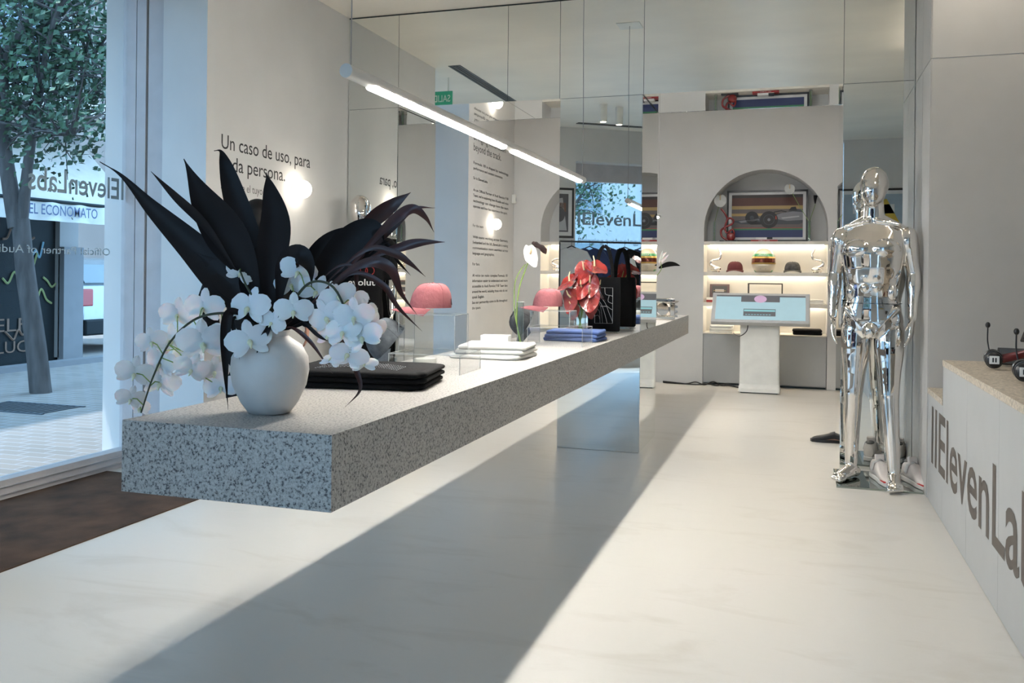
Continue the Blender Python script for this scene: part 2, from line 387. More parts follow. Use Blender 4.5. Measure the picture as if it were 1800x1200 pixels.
for (z0, z1) in ((0, SB),):
    x0, x1 = SX0+.004, SX1-.002
    part('core', MB().box(x0+.006, x1-.006, MY+.006, MY2-.006, z0, z1), edgem, cc, W=True)
    for bb in (MB().box(x0+.0015, x1-.0015, MY, MY+.005, z0+.002, z1-.002), MB().box(x0, x0+.005, MY+.007, MY2-.007, z0+.002, z1-.002), MB().box(x1-.005, x1, MY+.007, MY2-.007, z0+.002, z1-.002), MB().box(x0+.0015, x1-.0015, MY2-.005, MY2, z0+.002, z1-.002)):
        part('mirror_panel', bb, mirror, cc, W=True)
mirror_box('mirror_column', .278, XR-.008, 0, BZ, 'mirror-clad column behind the chrome mannequin on the right')
bm_ = empty('mirror_beam', (-1.3, MY, BZ), 'mirror-clad ceiling beam spanning the shop above the columns', 'mirror beam')
part('core', MB().box(XL+.002, XR-.008, MY+.006, MY2-.006, BZ+.007, ZC), edgem, bm_, W=True)
js = [XL+.002, -2.876, px(893, 100, y=MY).x, -1.617, -1.018, .278, XR-.008]
for a, c in zip(js[:-1], js[1:]):
    part('mirror_panel', MB().box(a+.0015, c-.0015, MY, MY+.005, BZ+.001, ZC-.012), mirror, bm_, W=True)
    part('mirror_panel', MB().box(a+.0015, c-.0015, MY2-.005, MY2, BZ+.001, ZC-.012), mirror, bm_, W=True)
    part('mirror_soffit', MB().box(a+.0015, c-.0015, MY+.007, MY2-.007, BZ+.002, BZ+.006), mirror, bm_, W=True)
# ------------------------------------------------------------------ figures (one continuous skin each)
def seg(mb, a, b, ra, rb, ry=1.0, n=14, k=5, bulge=0, bt=.35):
    a, b = Vector(a), Vector(b); d = (b-a); pts = []; rs = []
    ln = d.length; u = d.normalized()
    for i in range(k*2+1):
        t = i/(k*2); r = ra+(rb-ra)*t+bulge*math.exp(-((t-bt)/.22)**2); pts.append(a+d*t); rs.append(r)
    mb.tube(pts, rs, n, ry=[q*ry for q in rs]); mb.ell(a, (ra, ra*ry, ra), n=n); mb.ell(b, (rb, rb*ry, rb), n=n)
def ring(z, rx, ry, yo=0, xo=0, p=2.3, n=28):
    r = []
    for j in range(n):
        q = 2*math.pi*j/n; c, s_ = math.cos(q), math.sin(q)
        r.append(Vector((xo+rx*math.copysign(abs(c)**(2/p), c), yo+ry*math.copysign(abs(s_)**(2/p), s_), z)))
    return r
def hand(mb, w_, dirv, palmn, side, L=.185, curl=.35, r=.0088):
    """palm from the wrist along dirv; palmn = direction fingers curl to; side = direction of the thumb"""
    d, pn, sd = Vector(dirv).normalized(), Vector(palmn).normalized(), Vector(side).normalized()
    pl = L*.50; c = Vector(w_)
    for k in range(4):
        o = sd*(.028-.019*k); seg(mb, c+d*.005+o*.55, c+d*pl+o, .014, .0115, n=10)
    mb.tube([c, c+d*pl*.5, c+d*pl], [.024, .036, .038], 14, ry=[.017, .014, .011], ref=sd)
    for k, fl in enumerate((.86, 1.0, .93, .72)):
        p = c+d*pl*.95+sd*(.031-.0205*k); q = d; ll = L*.50*fl
        for j, fr in enumerate((.45, .32, .23)):
            q = (q+pn*curl*(.6+.25*j)).normalized(); p2 = p+q*ll*fr; seg(mb, p, p2, r*(1-.09*j), r*(.9-.09*j), n=8, k=2); p = p2
    p = c+d*pl*.22+sd*.024; q = (d*.65+sd*.75+pn*.25).normalized()
    for j, fr in enumerate((.42, .33, .25)):
        p2 = p+q*L*.46*fr; seg(mb, p, p2, r*1.25-.001*j, r*1.15-.0015*j, n=8, k=2); p = p2; q = (q+d*.35+pn*.1).normalized()
def figure(J, head=True, muscle=True):
    """J: joint positions, metres, figure faces -Y"""
    mb = MB(); s = J.get('s', 1)
    # trunk
    R_ = [(.86, .10, .085, .0), (.90, .158, .105, .005), (.96, .172, .115, .01), (1.03, .158, .105, 0), (1.10, .140, .098, 0), (1.18, .146, .100, -.005), (1.27, .165, .115, -.01), (1.36, .178, .122, -.01), (1.43, .182, .112, 0), (1.49, .172, .085, .01), (1.535, .115, .065, .012), (1.57, .062, .055, .012)]
    mb.loft([ring(z, a, b_, y) for z, a, b_, y in R_])
    # neck and head
    seg(mb, (0, .012, 1.52), (0, -.002, 1.66), .062, .056)
    seg(mb, (-.045, .015, 1.56), (-.16, .012, 1.485), .034, .042); seg(mb, (.045, .015, 1.56), (.16, .012, 1.485), .034, .042)
    if head:
        mb.ell((0, .012, 1.778), (.082, .100, .102), n=28); mb.ell((0, -.022, 1.735), (.070, .076, .100), n=28); mb.ell((0, -.05, 1.668), (.036, .034, .03), n=20)
    if muscle:
        for sx in (-1, 1):
            mb.ell((sx*.078, -.086, 1.385), (.084, .048, .060), (0, 0, sx*.25), n=22)
            for k in range(3): mb.ell((sx*.031, -.097-.004*(k == 0)+.004*k, 1.28-.060*k), (.0275, .024, .0275), n=14)
            [mb.ell((sx*(.085+.010*k2), -.075+.010*k2, 1.30-.045*k2), (.030, .022, .016), (0, sx*.5, 0), n=12) for k2 in range(4)]; mb.ell((sx*.118, -.045, 1.25), (.03, .05, .07), (0, sx*.25, 0), n=14); mb.ell((sx*.115, -.03, 1.13), (.035, .06, .06), n=14)
            mb.ell((sx*.09, .085, 1.40), (.075, .04, .10), n=16); mb.ell((sx*.075, .085, .93), (.085, .075, .085), n=18)
            seg(mb, (sx*.022, -.052, 1.555), (sx*.15, -.03, 1.525), .013, .013, n=8)
            seg(mb, (sx*.135, -.065, 1.03), (sx*.03, -.085, .905), .022, .02, n=10)
        mb.ell((0, -.092, .90), (.042, .04, .05), n=16)
    for sx, k in ((-1, 'L'), (1, 'R')):
        sh, el, wr_ = J['sh'+k], J['el'+k], J['wr'+k]; hp, kn, an = J['hp'+k], J['kn'+k], J['an'+k]; toe = J['to'+k]
        mb.ell(Vector(sh)+Vector((sx*.004, 0, -.022)), (.056, .060, .082), n=18)
        seg(mb, sh, el, .054, .039, bulge=.006); seg(mb, el, wr_, .040, .026, bulge=.007, bt=.25)
        if J.get('hands', True): hand(mb, wr_, J['hd'+k], J.get('pn'+k, (0, -1, 0)), J.get('sd'+k, (0, -1, .1)), curl=J.get('curl', .3))
        seg(mb, hp, kn, .086, .054, bulge=.008, bt=.3, n=18); seg(mb, kn, an, .053, .036, bulge=.0, n=16)
        kn, an = Vector(kn), Vector(an); mid = kn+(an-kn)*.28+Vector((0, .018, 0)); mb.ell(mid, (.046, .046, .10), n=16)
        mb.ell(kn+Vector((0, -.028, .0)), (.032, .025, .038), n=12)
        # foot
        t = Vector(toe); a2 = an.copy(); fd = Vector((t.x-a2.x, t.y-a2.y, 0)).normalized(); sdv = Vector((-fd.y, fd.x, 0)); g = J.get('gz', 0)
        heel = Vector((a2.x, a2.y, g+.035))-fd*.045
        mb.ell(heel, (.034, .036, .034), n=14); mb.ell((a2.x, a2.y, a2.z), (.036, .038, .05), n=14)
        seg(mb, Vector((a2.x, a2.y, g+.055)), Vector((t.x, t.y, g+.026))-fd*.055, .040, .027, n=12)
        for j in (-1, 0, 1): seg(mb, heel+sdv*.008*j, Vector((t.x, t.y, g+.024))-fd*.055+sdv*.026*j, .024, .02, n=10)
        if J.get('toes', True):
            for j, (o, l, rr) in enumerate(((.034, .012, .0155), (.012, .010, .0115), (-.006, .004, .0108), (-.022, -.005, .010), (-.036, -.018, .0095))):
                b0 = Vector((t.x, t.y, g+.018))-fd*.045-sdv*(o*sx*1.0); e0 = b0+fd*(.032+l); e0.z = g+.012
                seg(mb, b0, e0, rr, rr*.95, n=10, k=2)
    return mb

J0 = dict(shL=(-.198, .008, 1.475), shR=(.198, .008, 1.475), elL=(-.236, .03, 1.225), elR=(.236, .03, 1.225), wrL=(-.243, -.045, .985), wrR=(.243, -.045, .985),
          hdL=(.03, -.25, -1), hdR=(-.03, -.25, -1), pnL=(.85, -.3, 0), pnR=(-.85, -.3, 0), sdL=(.1, -1, 0), sdR=(-.1, -1, 0),
          hpL=(-.092, 0, .90), hpR=(.092, 0, .90), knL=(-.105, -.03, .52), knR=(.105, -.03, .52), anL=(-.11, .01, .085), anR=(.11, .01, .085), toL=(-.13, -.17, 0), toR=(.12, -.17, 0))

# chrome mannequin on a mirrored glass foot plate
mp = px(1530, 842, z=.012)
J = dict(J0); J.update(shL=(-.186, .008, 1.458), shR=(.186, .008, 1.458), elL=(-.222, .03, 1.235), elR=(.222, .03, 1.235), wrL=(-.222, -.035, .985), wrR=(.222, -.035, .985), hpL=(-.09, .0, .90), knL=(-.100, -.035, .525), anL=(-.118, .03, .095), toL=(-.185, -.135, 0), hpR=(.092, 0, .90), knR=(.105, -.07, .53), anR=(.135, -.085, .095), toR=(.165, -.255, 0), gz=.0)
man = empty('mannequin', (.437, 5.70, .012), 'faceless chrome mannequin standing bare beside the grey counter', 'mannequin', rz=math.radians(-12))
part('body', remesh(figure(J), .0048, 4), chrome, man)
sm = MB()
sm.loft([ring(1.062, .1625, .1095, .002), ring(1.066, .1625, .1095, .002)]); part('waist_seam', sm, mat('dark_chrome', (.3, .3, .3), .1, 1), man)
single('foot_plate', MB().box(.235, .70, 5.50, 5.99, 0, .011), mat('smoked_mirror', (.35, .40, .38), .03, 1, var=0), 'square mirrored foot plate under the chrome mannequin', 'base plate', bevel=.001)

def garment_top(J, infl=.014, sleeve=.75):
    mb = MB()
    R_ = [(.84, .175, .135, 0), (.90, .180, .135, .005), (1.0, .178, .128, .005), (1.10, .168, .122, 0), (1.2, .172, .124, -.005), (1.30, .188, .138, -.01), (1.40, .196, .135, -.01), (1.48, .19, .105, .005), (1.53, .14, .085, .012), (1.565, .078, .07, .012)]
    mb.loft([ring(z, a+infl*.3, b_+infl*.3, y) for z, a, b_, y in R_])
    for k in 'LR':
        sh, el, wr_ = Vector(J['sh'+k]), Vector(J['el'+k]), Vector(J['wr'+k])
        mb.ell(sh, (.084, .082, .084), n=18)
        if sleeve <= 1: seg(mb, sh, sh+(el-sh)*sleeve, .078, .066+infl*.2)
        else: seg(mb, sh, el, .076, .056); seg(mb, el, el+(wr_-el)*(sleeve-1), .056, .044)
    return mb
def garment_legs(J, low=.93):
    mb = MB(); mb.loft([ring(z, a, b_, 0) for z, a, b_ in ((.80, .12, .11), (.88, .182, .135), (.95, .185, .135), (1.04, .168, .12))])
    for k in 'LR':
        hp, kn, an = Vector(J['hp'+k]), Vector(J['kn'+k]), Vector(J['an'+k])
        seg(mb, hp, kn, .102, .074, n=18); seg(mb, kn, kn+(an-kn)*low, .074, .060, n=18)
    return mb
def shoe_mb(L=.29, Wd=.052, hi=.10):
    """low shoe pointing to -Y, heel at y=0; returns upper, sole"""
    up, so = MB(), MB(); n = 22
    prof = [(0.02, .030, .085), (0, .036, hi*.95), (-.03, .038, hi), (-.07, .038, hi*.98), (-.11, .040, hi*.86), (-.16, .046, .066), (-.21, .050, .052), (-.25, .044, .045), (-.275, .030, .036), (-.287, .012, .026)]
    rings = []
    for y, wd, h in prof:
        r = []
        for j in range(n):
            q = 2*math.pi*j/n; c, s_ = math.cos(q), math.sin(q)
            r.append(Vector((wd*math.copysign(abs(c)**.85, c), y, .012+(h-.012)/2*(1+math.copysign(abs(s_)**.8, s_)))))
        rings.append(r)
    up.loft(rings)
    poly = [(.033, .028), (.040, -.02), (.041, -.10), (.052, -.18), (.050, -.24), (.034, -.283), (0, -.296), (-.030, -.283), (-.044, -.24), (-.046, -.18), (-.037, -.10), (-.038, -.02), (-.030, .028), (0, .036)]
    so.prism(poly, (0, 0, 0), (1, 0, 0), (0, 1, 0), .024)
    return up, so
def make_shoe(name, loc, rz, label, um, sm_, group=None, strap=False, scale=1):
    r = empty(name, loc, label, 'shoe', group, rz); r.scale = (scale,)*3
    u, s_ = shoe_mb(hi=.115 if strap else .09); part('upper', u, um, r, sub=1); part('sole', s_, sm_, r, bevel=.004)
    part('opening', MB().ell((0, -.02, .108 if strap else .084), (.026, .036, .012)), mat('shoe_lining', (.20, .19, .18), .9), r)
    lm = MB()
    for k in range(5):
        y = -.075-.022*k; z = .101-.0125*k+(.006 if k < 2 else 0)
        lm.tube([(-.022, y, z-.010), (-.010, y-.004, z), (.010, y+.004, z), (.022, y, z-.010)], .0028, 6)
    part('lace', lm, um if not strap else mat('pale_lace', (.62, .60, .58), .8), r)
    part('tongue', MB().obox((0, -.055, .112), (.024, 0, 0), (0, .006, .026), (0, .012, -.003)), um, r, bevel=.004)
    if strap:
        st = MB().tube([(-.045, -.062, .055), (-.036, -.068, .096), (0, -.070, .113), (.036, -.068, .096), (.045, -.062, .055)], .017, 8, ry=.004, ref=(0, 1, 0)); part('strap', st, mat('grey_strap', (.42, .41, .40), .7), r)
        part('trim', MB().box(-.047, -.02, -.262, -.20, .024, .031), mat('red_trim', (.5, .03, .03), .5), r)
    return r
whites = mat('white_leather', (.60, .55, .52), .5, bump=.15)
make_shoe('racing_shoe', (.475, 5.83, .012), math.radians(14), 'white racing boot with ankle strap between the chrome mannequin feet', whites, mat('white_rubber', (.6, .58, .56), .6), 'white racing boots', True, 1.08)
make_shoe('racing_shoe', (.650, 5.81, .012), math.radians(20), 'white racing boot with ankle strap at the right end of the foot plate', whites, MATS['white_rubber'], 'white racing boots', True, 1.08)

# dressed mannequin by the left wall
J = dict(J0); J['hands'] = True
dm = empty('mannequin', (-3.035, 5.80, 0), 'chrome-headed mannequin in a black team jersey by the left wall', 'mannequin', rz=math.radians(28)); dm.scale = (.955,)*3
part('body', remesh(figure(J, muscle=False), .008, 5), chrome, dm)
jm = part('jersey', remesh(garment_top(J), .010, 4), black, dm)
redl = mat('red_print', (.30, .012, .012), .6); whl = mat('white_print', (.7, .7, .7), .7)
lg = MB()
for k in range(4):
    c = Vector((-.075+.05*k, -.162, 1.30)); lg.tube([c+Vector((.032*math.cos(q), 0, .032*math.sin(q))) for q in [2*math.pi*i/24 for i in range(25)]], .0035, 6)
part('ring_emblem', lg, redl, jm, label='four linked red rings printed on the chest')
for a_ in (('revolut', (-.115, -.162, 1.19), X, Z, .05, .23, .01), ('BOR', (.02, -.162, 1.085), X, Z, .022, None, .01), ('revolut', (-.145, -.160, 1.42), X, Z, .015, None, 0)): part('lettering', text(*a_), whl, jm)
fl = MB(); fl.box(-.055, -.025, -.160, -.158, 1.087, 1.105); part('flag', fl, mat('green_print', (.02, .20, .05), .6), jm)
part('trousers', remesh(garment_legs(J), .010, 4), black, dm)

def person(loc, rz, label, scale, J, jacket, trousers, shoes, face=True):
    p = empty('person', loc, label, 'person', rz=rz); p.scale = (scale,)*3
    h = figure(J, muscle=False)
    # face: nose, lips, brow, ears
    h.ell((0, -.102, 1.735), (.012, .020, .028)); h.ell((0, -.094, 1.693), (.024, .012, .006)); h.ell((0, -.094, 1.683), (.020, .012, .006)); h.ell((0, -.085, 1.768), (.055, .018, .010))
    for sx in (-1, 1): h.ell((sx*.078, .008, 1.74), (.010, .018, .032), (.2, 0, 0))
    part('body', remesh(h, .0065, 4), skin, p)
    hr = MB(); hr.ell((0, .022, 1.805), (.088, .108, .098), n=26); hr.ell((0, .055, 1.755), (.082, .075, .09), n=22); part('hair', remesh(hr, .01, 3), hairm, p)
    for sx in (-1, 1): part('eye', MB().ell((sx*.030, -.088, 1.748), (.012, .010, .008), n=10), mat('eye', (.05, .03, .02), .2), p)
    part('jacket', remesh(garment_top(J, sleeve=1.9), .010, 4), jacket, p); part('trousers', remesh(garment_legs(J), .010, 4), trousers, p)
    for k in 'LR':
        a = Vector(J['an'+k]); t = Vector(J['to'+k]); d = t-a; u, s_ = shoe_mb(); mt = Matrix.Translation((a.x, a.y+.03, 0)) @ Matrix.Rotation(math.atan2(d.x, -d.y), 4, 'Z')
        sh_ = part('shoe', u.xf(mt), shoes, p, sub=1); part('sole', s_.xf(mt), shoes, sh_)
    return p
J = dict(J0); J.update(elL=(-.28, .0, 1.25), wrL=(-.27, -.14, 1.08), elR=(.29, .0, 1.25), wrR=(.28, -.10, 1.02), toes=False)
pe = person((-2.887, 4.30, 0), math.radians(-158), 'person in black clothes with short black hair behind the flower vase', .86, J, black, black, blackp)
pe.scale = (.95, .95, .858)
part('earring', MB().ell((-.083, -.002, 1.700), (.004, .004, .006)), chrome, pe)
J = dict(J0); J.update(toes=False, knR=(.105, -.02, .52), anR=(.11, -.12, .085), toR=(.12, -.33, 0))
red_band = mat('red_band', (.30, .02, .03), .7)
pb = person((.47, 7.12, 0), math.radians(-92), 'person in navy clothes and black shoes mostly hidden behind the right mirror column', .92, J, navy, navy, blackp)
# ------------------------------------------------------------------ floor mat, plinth, table
single('floor_mat', MB().box(-3.975, -3.035, 2.62, 4.36, 0, .006), mat('coir_brown', (.075, .040, .022), .95, var=.55, scale=5, bump=.9, bscale=240), 'dark brown coir mat below the shop window', 'door mat')
single('plinth', MB().box(-3.74, -3.035, 2.27, 2.60, 0, .43), whitep, 'low white plinth at the left edge beside the brown mat', 'plinth', bevel=.003)
single('stone_table', MB().box(SX0, SX1, SY0, MY-.003, SB, ST).box(SX0, SX0+.003, MY-.003, MY2, SB, ST).box(SX1-.001, SX1, MY-.003, MY2+.003, SB, ST).box(SX0, SX1, MY2+.003, SY1, SB, ST), granite, 'long speckled grey granite slab table running through the mirror column', 'table')

# ------------------------------------------------------------------ ceramic vase with the big arrangement
VC = Vector((-1.342, 2.06, ST))
v = empty('vase', VC, 'round white ceramic vase on the near end of the granite table', 'vase')
pf = [(.001, 0), (.048, 0), (.056, .004), (.075, .03), (.096, .075), (.103, .115), (.100, .150), (.083, .182), (.056, .200), (.047, .207), (.049, .216), (.053, .222), (.047, .223), (.041, .214), (.040, .205), (.05, .19), (.075, .17), (.001, .16)]
part('body', MB().lathe(pf, n=56), mat('stoneware', (.64, .62, .60), .55, var=.06, scale=9, bump=.15, bscale=50), v)
ZV = (VC-CAM).dot(FW)
def W(p, dz=0): return px(p[0], p[1], d=ZV+dz)
def spline(P, n=9):
    P = [Vector(p) for p in P]; Q = [P[0]*2-P[1]]+P+[P[-1]*2-P[-2]]; out = []
    for i in range(1, len(Q)-2):
        for j in range(n):
            t = j/n; a, b, c, d = Q[i-1:i+3]
            out.append(.5*((2*b)+(c-a)*t+(2*a-5*b+4*c-d)*t*t+(3*b-a-3*c+d)*t**3))
    out.append(P[-1]); return out
def leaf(par, pts, wid, m, twist=0.0, fold=.25, prof=None, face=None, thick=.0007):
    """strap leaf: ribbon with a V fold and real thickness along a spatial curve"""
    c = spline(pts, 8); k = len(c); top = []; 
    for i, p in enumerate(c):
        t = i/(k-1); d = (c[min(i+1, k-1)]-c[max(i-1, 0)]).normalized()
        vw = (CAM-p).normalized() if face is None else Vector(face)
        sd = d.cross(vw).normalized(); nn = sd.cross(d).normalized()
        a = twist*(t-.3); sd2 = sd*math.cos(a)+nn*math.sin(a); nn2 = nn*math.cos(a)-sd*math.sin(a)
        q = prof(t) if prof else (math.sin(math.pi*min(1, (t*.97+.03))**.85)**.8 if t < 1 else 0)
        h = wid/2*max(q, .02)
        top.append((p-sd2*h, p-sd2*h*.5-nn2*h*fold*.6, p-nn2*h*fold, p+sd2*h*.5-nn2*h*fold*.6, p+sd2*h, nn2*thick))
    rings = [[r[0], r[1], r[2], r[3], r[4], r[4]-r[5], r[3]-r[5], r[2]-r[5], r[1]-r[5], r[0]-r[5]] for r in top]
    return part('leaf', MB().loft(rings), m, par, W=True)
PM = ZV/FP     # metres per pixel at the vase
NK = (480, 588)
fo = empty('foliage_stem', VC+Z*.20, 'tall near-black cordyline foliage fanning left out of the vase', 'plant', 'dark foliage in the vase')
part('stem', MB().tube([VC+Z*.165, VC+Vector((.0, .01, .23)), VC+Vector((-.01, 0, .30))], .010, 10), dstem, fo, W=True)
wide = lambda pk, s=.18: (lambda t: max(.03, math.exp(-((t-pk)/(.30 if t < pk else .34))**2)*(1-t**6)) if t < .995 else .0)
for pts, wd, tw, pk in (
    ([(478, 585, 0), (440, 545, .02), (400, 500, .05), (345, 440, .10), (268, 366, .16), (215, 310, .20), (175, 284, .22)], 66, .3, .38),
    ([(480, 585, 0), (440, 520, .0), (408, 466, -.04), (360, 396, -.08), (308, 345, -.12), (265, 301, -.14)], 20, 1.0, .75),
    ([(476, 585, 0), (455, 530, -.01), (432, 470, -.03), (395, 410, -.05), (355, 345, -.07), (323, 279, -.08)], 74, .2, .62),
    ([(478, 585, .02), (462, 520, .05), (440, 430, .10), (412, 345, .14), (396, 288, .16), (388, 266, .15), (376, 265, .15)], 46, .4, .4),
    ([(476, 585, 0), (474, 530, .0), (476, 460, -.01), (484, 390, -.03), (474, 330, -.04), (468, 303, -.05)], 56, .3, .52),
    ([(478, 588, 0), (460, 545, .03), (450, 490, .04), (470, 440, .03), (495, 455, .02)], 60, .2, .5),
    ([(482, 588, 0), (490, 530, -.02), (500, 470, -.04), (525, 448, -.06), (545, 470, -.07), (548, 505, -.07)], 40, .6, .55),
    ([(470, 588, -.01), (440, 560, -.05), (405, 548, -.09), (396, 590, -.10), (397, 660, -.10), (401, 720, -.10)], 18, .5, .55),
    ([(470, 586, -.02), (430, 560, -.06), (408, 562, -.08), (416, 595, -.09), (421, 632, -.09)], 8, .5, .6),
    ([(480, 580, -.03), (478, 560, -.06), (470, 580, -.085), (456, 605, -.09), (451, 625, -.09)], 11, .5, .6),
    ([(474, 588, .0), (430, 530, .03), (398, 490, .06), (370, 462, .09), (340, 440, .1)], 48, .1, .5),
    ([(478, 588, .0), (520, 560, .0), (545, 520, .03), (560, 470, .06)], 46, .4, .5),
    ([(476, 588, .04), (440, 540, .06), (415, 500, .07), (392, 462, .08)], 44, .4, .5),
    ([(478, 588, .03), (470, 540, .05), (455, 480, .06), (452, 430, .08)], 50, .4, .5)):
    leaf(fo, [W(p[:2], p[2]) for p in pts], wd*PM, leafd, tw, prof=wide(pk))
fr = empty('foliage_stem', VC+Vector((.02, .0, .20)), 'burgundy cordyline foliage arching right out of the vase', 'plant', 'dark foliage in the vase')
part('stem', MB().tube([VC+Vector((.015, 0, .165)), VC+Vector((.02, .01, .23)), VC+Vector((.05, 0, .29))], .009, 10), dstem, fr, W=True)
for pts, wd, tw, pk, m in (
    ([(486, 585, 0), (530, 530, .0), (570, 480, .02), (610, 432, .04), (645, 403, .05), (668, 404, .05), (676, 428, .05)], 60, .5, .5, leafd),
    ([(486, 585, 0), (560, 520, .03), (610, 440, .06), (650, 392, .08), (690, 360, .10), (722, 338, .10)], 34, .3, .72, leafr),
    ([(486, 585, 0), (570, 520, .03), (640, 440, .02), (690, 388, -.01), (724, 367, -.03), (748, 382, -.04), (763, 408, -.04)], 20, .9, .62, leafr),
    ([(488, 585, 0), (590, 500, .05), (680, 410, .08), (725, 368, .09), (765, 365, .09)], 13, .8, .6, leafr),
    ([(488, 585, 0), (570, 520, .0), (650, 455, .0), (705, 434, -.02), (740, 426, -.03), (782, 425, -.04)], 20, .7, .72, leafr),
    ([(488, 585, 0), (560, 510, -.03), (640, 440, -.05), (690, 444, -.06), (720, 462, -.07), (748, 486, -.07)], 15, .8, .65, leafr),
    ([(488, 585, 0), (550, 530, -.05), (610, 478, -.08), (655, 460, -.10), (688, 474, -.11), (705, 515, -.11), (733, 553, -.11)], 21, .9, .6, leafr),
    ([(488, 585, 0), (560, 525, -.05), (620, 480, -.08), (672, 500, -.10), (700, 540, -.11), (742, 582, -.11)], 12, .8, .65, leafr),
    ([(488, 585, 0), (560, 500, .04), (610, 460, .06), (670, 425, .08), (700, 460, .08), (722, 484, .08)], 9, .8, .7, leafd),
    ([(488, 585, 0), (540, 520, -.02), (590, 470, -.04), (622, 470, -.05), (627, 500, -.05), (630, 532, -.05)], 9, .8, .7, leafr),
    ([(486, 588, 0), (510, 575, -.05), (545, 600, -.09), (585, 657, -.10)], 8, .5, .6, leafr),
    ([(486, 588, 0), (520, 560, -.05), (560, 590, -.09), (578, 600, -.09)], 7, .5, .6, leafd),
    ([(488, 585, 0), (560, 560, -.05), (610, 610, -.09), (626, 650, -.10), (633, 685, -.10), (606, 716, -.10)], 10, .5, .6, leafr),
    ([(486, 585, 0), (540, 540, .02), (600, 480, .05), (655, 440, .07), (690, 420, .08)], 40, .4, .45, leafd),
    ([(486, 585, 0), (530, 545, -.02), (575, 500, -.02), (620, 470, -.02)], 46, .4, .5, leafd),
    ([(486, 585, 0), (520, 530, .04), (560, 450, .08), (600, 410, .09), (640, 400, .1)], 44, .4, .5, leafd)):
    leaf(fr, [W(p[:2], p[2]) for p in pts], wd*PM, m, tw, prof=wide(pk))

def bloom(par, p, r, face, roll=0, rnd=0.0):
    """moth orchid flower: three sepals, two broad petals, lip and column"""
    f = Vector(face).normalized(); up = ZZ-f*f.dot(ZZ); up = up.normalized() if up.length > .05 else X.copy(); sd = up.cross(f).normalized()
    up, sd = up*math.cos(roll)+sd*math.sin(roll), sd*math.cos(roll)-up*math.sin(roll)
    mb = MB()
    for ang, ln, wd, off in ((90, 1.0, .52, -.03), (215, .98, .50, -.03), (325, .98, .50, -.03), (14, 1.10, 1.06, .03), (166, 1.10, 1.06, .03)):
        a = math.radians(ang+random.uniform(-6, 6)); d = sd*math.cos(a)+up*math.sin(a); q = f.cross(d); rings = []
        for i in range(7):
            t = i/6; w_ = wd/2*math.sin(math.pi*(t*.86+.07))**.6*(1 if t < .99 else .6); cup = .10*t-.22*t*t*(1 if ang in (14, 166) else .5)+random.uniform(-.012, .012)
            c = p+d*(ln*t*r)+f*(r*(cup+off)); row = []
            for j in range(5):
                s_ = (j-2)/2; row.append(c+q*(s_*w_*r)+f*(r*(-.035*s_*s_+.03*math.sin(5*s_+ang+7*t))))
            rings.append(row+[x-f*.0006 for x in row[::-1]])
        mb.loft(rings)
    o = part('bloom', mb, petal, par, W=True)
    lp = MB(); lp.ell(p+f*r*.14-up*r*.12, (r*.13,)*3, n=8); lp.tube([p+f*r*.1, p+f*r*.22-up*r*.22, p+f*r*.16-up*r*.42], [r*.07, r*.10, r*.02], 8, ry=[r*.05]*3)
    lo = bpy.data.objects.new('lip', lp.mesh('lip', [lipm], WL[par])); COL.objects.link(lo); lo.parent = o; WL[lo] = WL[par]
    return o
oc = (CAM-VC).normalized()
def spray(label, stem, blooms, rr, seed):
    random.seed(seed)
    s_ = empty('orchid_spray', VC+Z*.19, label, 'flower', 'white orchid sprays in the vase')
    pts = spline([W(q[:2], q[2]) for q in stem], 10); part('stem', MB().tube(pts, [.0042*(1-.5*i/len(pts)) for i in range(len(pts))], 8), dstem, s_, W=True)
    pd = MB()
    for bx in blooms:
        p = W(bx[:2], bx[2]); near = min(pts, key=lambda a: (a-p).length)
        pd.tube([near, (near+p)/2+Vector((0, 0, .008)), p+ (p-CAM).normalized()*.004], .0016, 6)
        r = (bx[3] if len(bx) > 3 else rr)*PM*1.02
        f = oc*1.0+Vector((random.uniform(-.7, .7), random.uniform(-.5, .5), random.uniform(-.45, .35)))
        if len(bx) > 4: f = Vector(bx[4])
        bloom(s_, p, r, f, random.uniform(-.5, .5))
    part('pedicels', pd, green, s_, W=True)
    return s_
spray('white moth orchid spray hanging left over the table end', [(478, 590, 0), (450, 560, -.03), (400, 550, -.04), (345, 560, -.04), (300, 600, -.03), (270, 660, -.02), (248, 725, -.01)],
      [(358, 540, .02, 34), (312, 552, .04, 30), (302, 598, .05, 32), (266, 600, .0, 25), (356, 602, -.06, 40), (392, 585, -.03, 22), (282, 638, .03, 32), (336, 648, -.07, 28), (236, 655, -.01, 30), (282, 672, .03, 32), (376, 652, .0, 28), (388, 680, -.01, 28), (229, 700, -.01, 24), (246, 716, .03, 20), (330, 620, .05, 30)], 30, 3)
spray('white moth orchid spray standing over the vase mouth', [(480, 590, 0), (470, 560, -.05), (450, 530, -.07), (432, 500, -.07), (422, 476, -.06)],
      [(422, 480, -.03, 24), (438, 540, -.08, 36, (.0, -1, .2)), (438, 598, -.105, 36), (478, 566, -.09, 22)], 34, 5)
spray('white moth orchid spray drooping right over the folded black shirt', [(484, 590, 0), (500, 555, -.05), (540, 500, -.08), (580, 500, -.10), (605, 540, -.11), (618, 600, -.11), (616, 640, -.11)],
      [(524, 476, -.04, 30), (556, 512, -.05, 30), (512, 500, .0, 28), (516, 545, -.10, 30), (594, 520, -.08, 30), (574, 556, -.09, 32), (622, 556, -.12, 32), (646, 550, -.08, 26), (603, 583, -.12, 30), (637, 592, -.12, 32), (655, 575, -.08, 26), (612, 624, -.12, 32, (.3, -.8, .7)), (578, 590, -.08, 24), (586, 632, -.11, 24, (0, -.5, .9)), (640, 640, -.12, 22, (.2, -.6, .8)), (620, 530, -.06, 26)], 30, 9)

